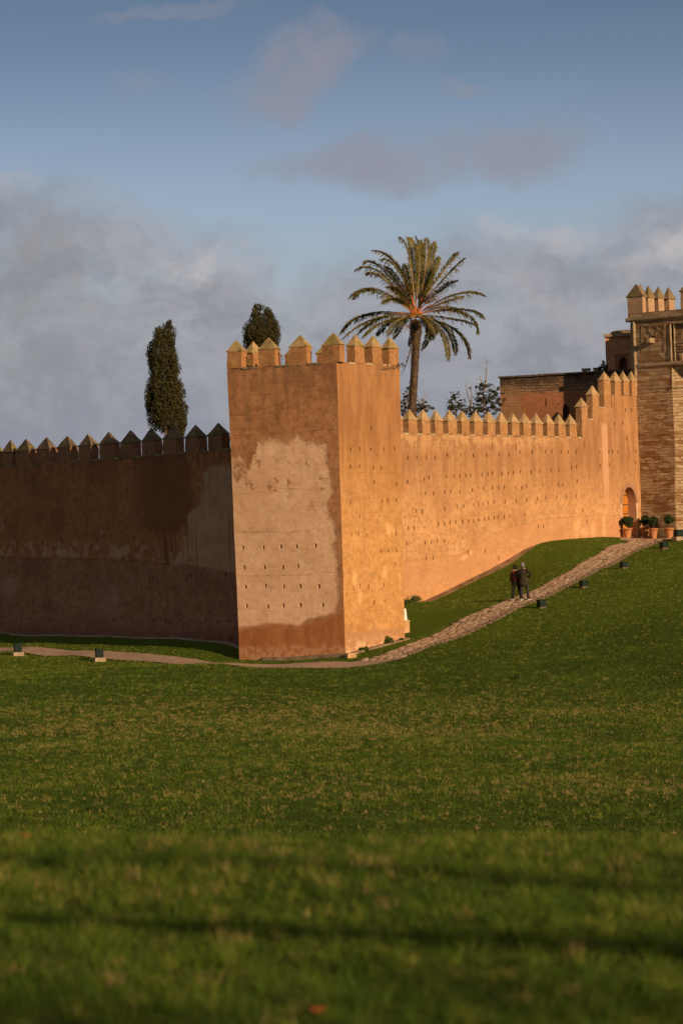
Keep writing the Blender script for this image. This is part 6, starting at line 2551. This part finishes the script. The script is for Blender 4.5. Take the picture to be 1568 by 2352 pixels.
tb = Vector((28.5, -13.0, 0))
tb.z = hz(tb.x, tb.y)
tree = thing('shade_tree', 'broad tree behind the viewpoint whose limbs shade the near grass', 'tree', tuple(tb))
mb = MB()
fork = tb + Vector((-.3, .2, 4.6))
mb.tube([tb - Vector((0, 0, .2)), tb + Vector((-.1, .1, 2.3)), fork, fork + Vector((.3, -.3, 3))], [.42, .33, .28, .12], 12)
lim1 = [fork, up_sun(3.2, 11.2, 6.4), up_sun(1.4, 12.1, 6.3), up_sun(.1, 12.7, 6.25), up_sun(-1.6, 13.2, 6.3), up_sun(-3.5, 14.2, 6.5)]
lim2 = [fork - Vector((0, 0, .5)), up_sun(3.2, 9.9, 5.6), up_sun(1.5, 10.35, 5.5), up_sun(0, 10.8, 5.45), up_sun(-1.5, 11.4, 5.5), up_sun(-3.2, 12.0, 5.6)]
mb.tube(lim1, [.20, .09, .07, .055, .045, .03], 9)
mb.tube(lim2, [.22, .11, .08, .075, .06, .04], 9)
mb.build('trunk', M_BARK, tree)
cs, rs = [], []
r = random.Random(77)
for _ in range(46):
    # foliage over the lower part of the view, thinning towards the crest
    yy = r.uniform(5.5, 9.7)
    cs.append(tuple(up_sun(r.uniform(-4, 4), yy, r.uniform(5.5, 8.5))))
    rs.append(r.uniform(.15, .5))
for _ in range(60):
    cs.append(tuple(fork + Vector((r.gauss(0, 2.2), r.gauss(0, 2.2), 2.5 + r.gauss(0, 1.3)))))
    rs.append(r.uniform(.5, 1.0))
V, F = leaves(cs, rs, 26000, .13, (1, 1, .8), .55, .1, 78)
fast_mesh('crown', V, F, M_LEAFT, None, tree, tuple(tb))
# ------------------------------------------------------------------ the walking couple
M_SKIN = simple('skin', (.42, .23, .15), (.36, .19, .12), 10, .6)


def skin_body(name, verts, edges, radii, mat, parent, origin, M, sub=2):
    """verts: dict name -> local xyz; grows one continuous surface"""
    names = list(verts)
    me = bpy.data.meshes.new(name)
    me.from_pydata([tuple(M @ Vector(verts[k_])) for k_ in names], [(names.index(a), names.index(b)) for a, b in edges], [])
    me.materials.append(mat)
    ob = bpy.data.objects.new(name, me)
    COL.objects.link(ob)
    ob.parent = parent
    ob['_org'] = tuple(origin)
    md = ob.modifiers.new('skin', 'SKIN')
    md.use_smooth_shade = True
    sk = me.skin_vertices[0].data if me.skin_vertices else None
    if sk is None:
        bpy.context.view_layer.objects.active = ob
        bpy.ops.mesh.customdata_skin_add()
        sk = me.skin_vertices[0].data
    for i, k_ in enumerate(names):
        r_ = radii[k_]
        sk[i].radius = (r_, r_) if not isinstance(r_, tuple) else r_
        sk[i].use_root = (i == 0)
    s_ = ob.modifiers.new('sub', 'SUBSURF')
    s_.levels = s_.render_levels = sub
    return ob


def hand(V, E, R_, tag_, wrist, d, side_, curl):
    """palm, four unequal fingers and a thumb leaving the side of the palm"""
    d = Vector(d).normalized()
    s_ = Vector(side_).normalized()
    s_ = (s_ - d * s_.dot(d)).normalized()
    nrm = d.cross(s_)
    w = Vector(wrist)
    V[tag_ + 'palm'] = w + d * .055
    R_[tag_ + 'palm'] = (.036, .020)
    prev = tag_ + 'wrist'
    E.append((prev, tag_ + 'palm'))
    for i, (o, l) in enumerate(((-.030, .070), (-.010, .080), (.010, .075), (.029, .058))):
        a = w + d * .09 + s_ * o
        b = a + (d * .8 + nrm * curl * .5).normalized() * l * .5
        c = b + (d * .5 + nrm * curl).normalized() * l * .5
        for nm, p, rr in (('k', a, .0105), ('m', b, .0095), ('t', c, .008)):
            V[f'{tag_}{nm}{i}'] = p
            R_[f'{tag_}{nm}{i}'] = rr
        E += [(tag_ + 'palm', f'{tag_}k{i}'), (f'{tag_}k{i}', f'{tag_}m{i}'), (f'{tag_}m{i}', f'{tag_}t{i}')]
    a = w + d * .035 - s_ * .035
    b = a + (d * .6 - s_ * .6 + nrm * curl * .4).normalized() * .045
    V[tag_ + 'th1'], V[tag_ + 'th2'] = a, b
    R_[tag_ + 'th1'], R_[tag_ + 'th2'] = .012, .010
    E += [(tag_ + 'palm', tag_ + 'th1'), (tag_ + 'th1', tag_ + 'th2')]


def loft(name, rings_, mat, parent, M, n=18, extra=None, cap=True):
    mb = MB()
    mb.rings(rings_, n, 0, cap, M)
    if extra:
        for pts, rad_ in extra:
            mb.tube([M @ Vector(p) for p in pts], rad_, 10)
    ob = mb.build(name, mat, parent, smooth=True)
    return ob


def person(px, py, H, heading, label, kind):
    o = ground_hit(px, py, 110)
    o.z += .035
    t = thing('person', label, 'person', tuple(o))
    k_ = H / 1.75
    Mw = Matrix.Translation(o) @ Matrix.Rotation(heading, 4, 'Z') @ Matrix.Scale(k_, 4)
    Ml = Matrix.Rotation(heading, 4, 'Z') @ Matrix.Scale(k_, 4)
    man = kind == 'man'
    V = {'pelvis': (0, 0, .95), 'waist': (0, .01, 1.10), 'chest': (0, .0, 1.30), 'base_neck': (0, .0, 1.45), 'neck': (0, .01, 1.51), 'jaw': (0, .03, 1.57), 'skull': (0, .015, 1.645), 'crown_': (0, .0, 1.70),
         'nose': (0, .125, 1.60), 'earL': (-.082, .0, 1.61), 'earR': (.082, .0, 1.61)}
    R_ = {'pelvis': (.15, .11), 'waist': (.13, .10), 'chest': (.16, .11), 'base_neck': (.10, .08), 'neck': .055, 'jaw': (.066, .075), 'skull': (.080, .094), 'crown_': (.055, .065), 'nose': .012, 'earL': .014, 'earR': .014}
    E = [('pelvis', 'waist'), ('waist', 'chest'), ('chest', 'base_neck'), ('base_neck', 'neck'), ('neck', 'jaw'), ('jaw', 'skull'), ('skull', 'crown_'), ('jaw', 'nose'), ('skull', 'earL'), ('skull', 'earR')]
    # arms
    if man:
        V.update({'shL': (-.18, 0, 1.41), 'elL': (-.27, .02, 1.13), 'Lwrist': (-.24, .14, .92), 'shR': (.18, 0, 1.41), 'elR': (.43, -.06, 1.22), 'Rwrist': (.25, .02, 1.06)})
        legs = {'hipL': (-.09, 0, .90), 'knL': (-.10, .02, .50), 'anL': (-.09, -.03, .09), 'toL': (-.10, .14, .035), 'hipR': (.10, 0, .90), 'knR': (.15, .13, .52), 'anR': (.17, .20, .09), 'toR': (.19, .37, .04)}
    else:
        V.update({'shL': (-.17, 0, 1.39), 'elL': (-.24, -.01, 1.13), 'Lwrist': (-.25, .05, .90), 'shR': (.17, 0, 1.39), 'elR': (.25, .05, 1.18), 'Rwrist': (.33, .14, 1.12)})
        legs = {'hipL': (-.09, 0, .90), 'knL': (-.12, -.01, .50), 'anL': (-.15, -.09, .09), 'toL': (-.15, .08, .035), 'hipR': (.10, 0, .90), 'knR': (.14, .10, .52), 'anR': (.20, .16, .09), 'toR': (.21, .33, .04)}
    V.update(legs)
    R_.update({'shL': .058, 'elL': .042, 'Lwrist': .028, 'shR': .058, 'elR': .042, 'Rwrist': .028, 'hipL': .085, 'knL': .056, 'anL': .038, 'toL': .032, 'hipR': .085, 'knR': .056, 'anR': .038, 'toR': .032})
    E += [('base_neck', 'shL'), ('shL', 'elL'), ('elL', 'Lwrist'), ('base_neck', 'shR'), ('shR', 'elR'), ('elR', 'Rwrist'),
          ('pelvis', 'hipL'), ('hipL', 'knL'), ('knL', 'anL'), ('anL', 'toL'), ('pelvis', 'hipR'), ('hipR', 'knR'), ('knR', 'anR'), ('anR', 'toR')]
    hand(V, E, R_, 'L', V['Lwrist'], (.0, .25, -1), (0, 1, 0), .5)
    hand(V, E, R_, 'R', V['Rwrist'], (-1, -.15, -.35) if man else (1, .5, .1), (0, 0, 1), .8)
    skin_body('body', V, E, R_, M_SKIN, t, o, Ml)
    fab = {}
    if man:
        coat = simple('olive_coat', (.030, .024, .014), (.042, .033, .019), 6, .9, .3)
        trou = simple('grey_trousers', (.028, .028, .034), (.038, .038, .045), 6, .9, .2)
        m, g = new_mat('check_cap')
        tt = g.node('ShaderNodeTexCoord').outputs['Object']
        w1 = g.sm(g.noise(tt, 28, 2, .5), .45, .55)
        finish(g, g.mix(w1, (.06, .06, .09), (.32, .31, .36)), .9)
        cap_m = m
    else:
        coat = simple('dark_red_jacket', (.085, .010, .010), (.055, .008, .008), 6, .85, .3)
        trou = simple('black_trousers', (.012, .012, .015), (.02, .02, .024), 6, .9, .2)
        cap_m = simple('black_hair', (.010, .009, .009), (.02, .018, .016), 12, .6, .4)
    # torso garment
    if man:
        rg = [(0, .02, .68, .215, .15), (0, .02, .76, .21, .15), (0, .01, .92, .20, .145), (0, .0, 1.08, .185, .13), (0, -.01, 1.22, .205, .14), (0, -.01, 1.34, .225, .14), (0, -.005, 1.42, .19, .115), (0, 0, 1.48, .095, .085), (0, .005, 1.53, .075, .075)]
        sl = [([(-.16, 0, 1.40), (-.235, .0, 1.28), (-.275, .02, 1.13), (-.255, .10, .99), (-.245, .13, .94)], [.085, .075, .066, .058, .055]),
              ([(.15, 0, 1.41), (.29, -.03, 1.33), (.44, -.06, 1.22), (.35, -.02, 1.14), (.27, .01, 1.075)], [.088, .076, .068, .060, .054])]
    else:
        rg = [(0, .01, .93, .175, .135), (0, .0, 1.0, .18, .135), (0, 0, 1.10, .170, .125), (0, -.01, 1.22, .185, .13), (0, -.01, 1.33, .20, .13), (0, 0, 1.41, .165, .105), (0, .0, 1.46, .085, .078), (0, .0, 1.50, .07, .07)]
        sl = [([(-.15, 0, 1.38), (-.215, 0, 1.27), (-.245, -.01, 1.13), (-.25, .02, 1.0), (-.252, .045, .93)], [.078, .068, .060, .052, .048]),
              ([(.15, 0, 1.38), (.21, .02, 1.27), (.25, .05, 1.18), (.29, .10, 1.15), (.32, .13, 1.125)], [.078, .068, .060, .052, .048])]
    loft('coat' if man else 'jacket', rg, coat, t, Mw, 18, sl)
    mb = MB()
    mb.rings([(0, 0, .80, .165, .12), (0, 0, .90, .17, .125), (0, 0, 1.0, .155, .115)], 16, 0, True, Mw)
    for s_ in 'LR':
        h_, kn, an = (Vector(legs[a + s_]) for a in ('hip', 'kn', 'an'))
        mb.tube([Mw @ p for p in (h_ + Vector((0, 0, .03)), h_.lerp(kn, .45), kn, kn.lerp(an, .55), an + Vector((0, -.0, -.03)))], [.10, .088, .072, .066, .064], 12)
    mb.build('trousers', trou, t, smooth=True)
    sh = simple('pale_shoe', (.50, .47, .43), (.42, .39, .36), 8, .6)
    for s_ in 'LR':
        an, to = Vector(legs['an' + s_]), Vector(legs['to' + s_])
        d = (to - an)
        d.z = 0
        d.normalize()
        q = Vector((-d.y, d.x, 0))
        mb = MB()
        vs = []
        for (f, w_, zt) in ((-.07, .032, .075), (-.04, .040, .10), (.04, .040, .095), (.10, .044, .065), (.16, .046, .05), (.205, .030, .035)):
            p = an + d * f
            for (a, z_) in ((-1, -.035), (1, -.035), (1, zt * .6 - .035), (.6, zt - .035), (-.6, zt - .035), (-1, zt * .6 - .035)):
                vs.append(Mw @ Vector((p.x + q.x * a * w_, p.y + q.y * a * w_, max(0, to.z - .035 if False else .0) + .035 + z_)))
        mb.add(vs, [(i * 6 + e, i * 6 + 6 + e, i * 6 + 6 + (e + 1) % 6, i * 6 + (e + 1) % 6) for i in range(5) for e in range(6)] + [(0, 1, 2, 3, 4, 5), (35, 34, 33, 32, 31, 30)])
        mb.build('shoe', sh, t)
    if man:
        mb = MB()
        mb.rings([(0, .005, 1.615, .094, .108), (0, .005, 1.66, .097, .110), (0, 0, 1.715, .088, .098), (0, 0, 1.755, .055, .06), (0, 0, 1.768, .015, .015)], 16, 0, True, Mw)
        mb.rings([(0, .10, 1.645, .075, .075), (0, .10, 1.657, .070, .07)], 14, 0, True, Mw)
        mb.build('cap', cap_m, t, smooth=True)
        mb = MB()
        mb.rings([(0, -.035, 1.54, .058, .05), (0, -.03, 1.58, .082, .075), (0, -.015, 1.63, .090, .098)], 14, 0, True, Mw)
        mb.build('hair', simple('grey_hair', (.18, .17, .17), (.10, .10, .10), 20, .8), t, smooth=True)
        mb = MB()
        mb.rings([(0, .012, 1.075, .192, .138), (0, .011, 1.11, .192, .138)], 18, 0, True, Mw)
        mb.build('belt', simple('coat_belt', (.035, .028, .016), (.045, .036, .02), 6, .8), t, smooth=True)
    else:
        mb = MB()
        mb.rings([(0, -.02, 1.53, .075, .07), (0, -.02, 1.58, .098, .095), (0, -.01, 1.64, .105, .112), (0, -.005, 1.69, .092, .10), (0, 0, 1.735, .05, .055)], 16, 0, True, Mw)
        mb.rings([(-.075, -.05, 1.66, .03, .03), (-.09, -.055, 1.70, .045, .045), (-.085, -.055, 1.745, .03, .03)], 10, 0, True, Mw)
        mb.build('hair', cap_m, t, smooth=True)
        mb = MB()
        mb.tube([Mw @ Vector(p) for p in ((.13, -.06, 1.42), (.02, -.145, 1.28), (-.12, -.135, 1.10), (-.19, -.06, .98))], [.014, .014, .014, .014], 6)
        mb.build('strap', simple('black_strap', (.015, .013, .013), (.02, .02, .02), 5, .6), t)
    return t


HEAD = -.42
person(1185, 1381, 1.66, HEAD, 'woman seen from behind in dark red jacket and black trousers, walking arm in arm', 'woman')
person(1202, 1381, 1.74, HEAD, 'man seen from behind in olive coat, patterned cap and grey trousers, hand on hip', 'man')

for ob in list(bpy.data.objects):
    if '_org' in ob:
        del ob['_org']
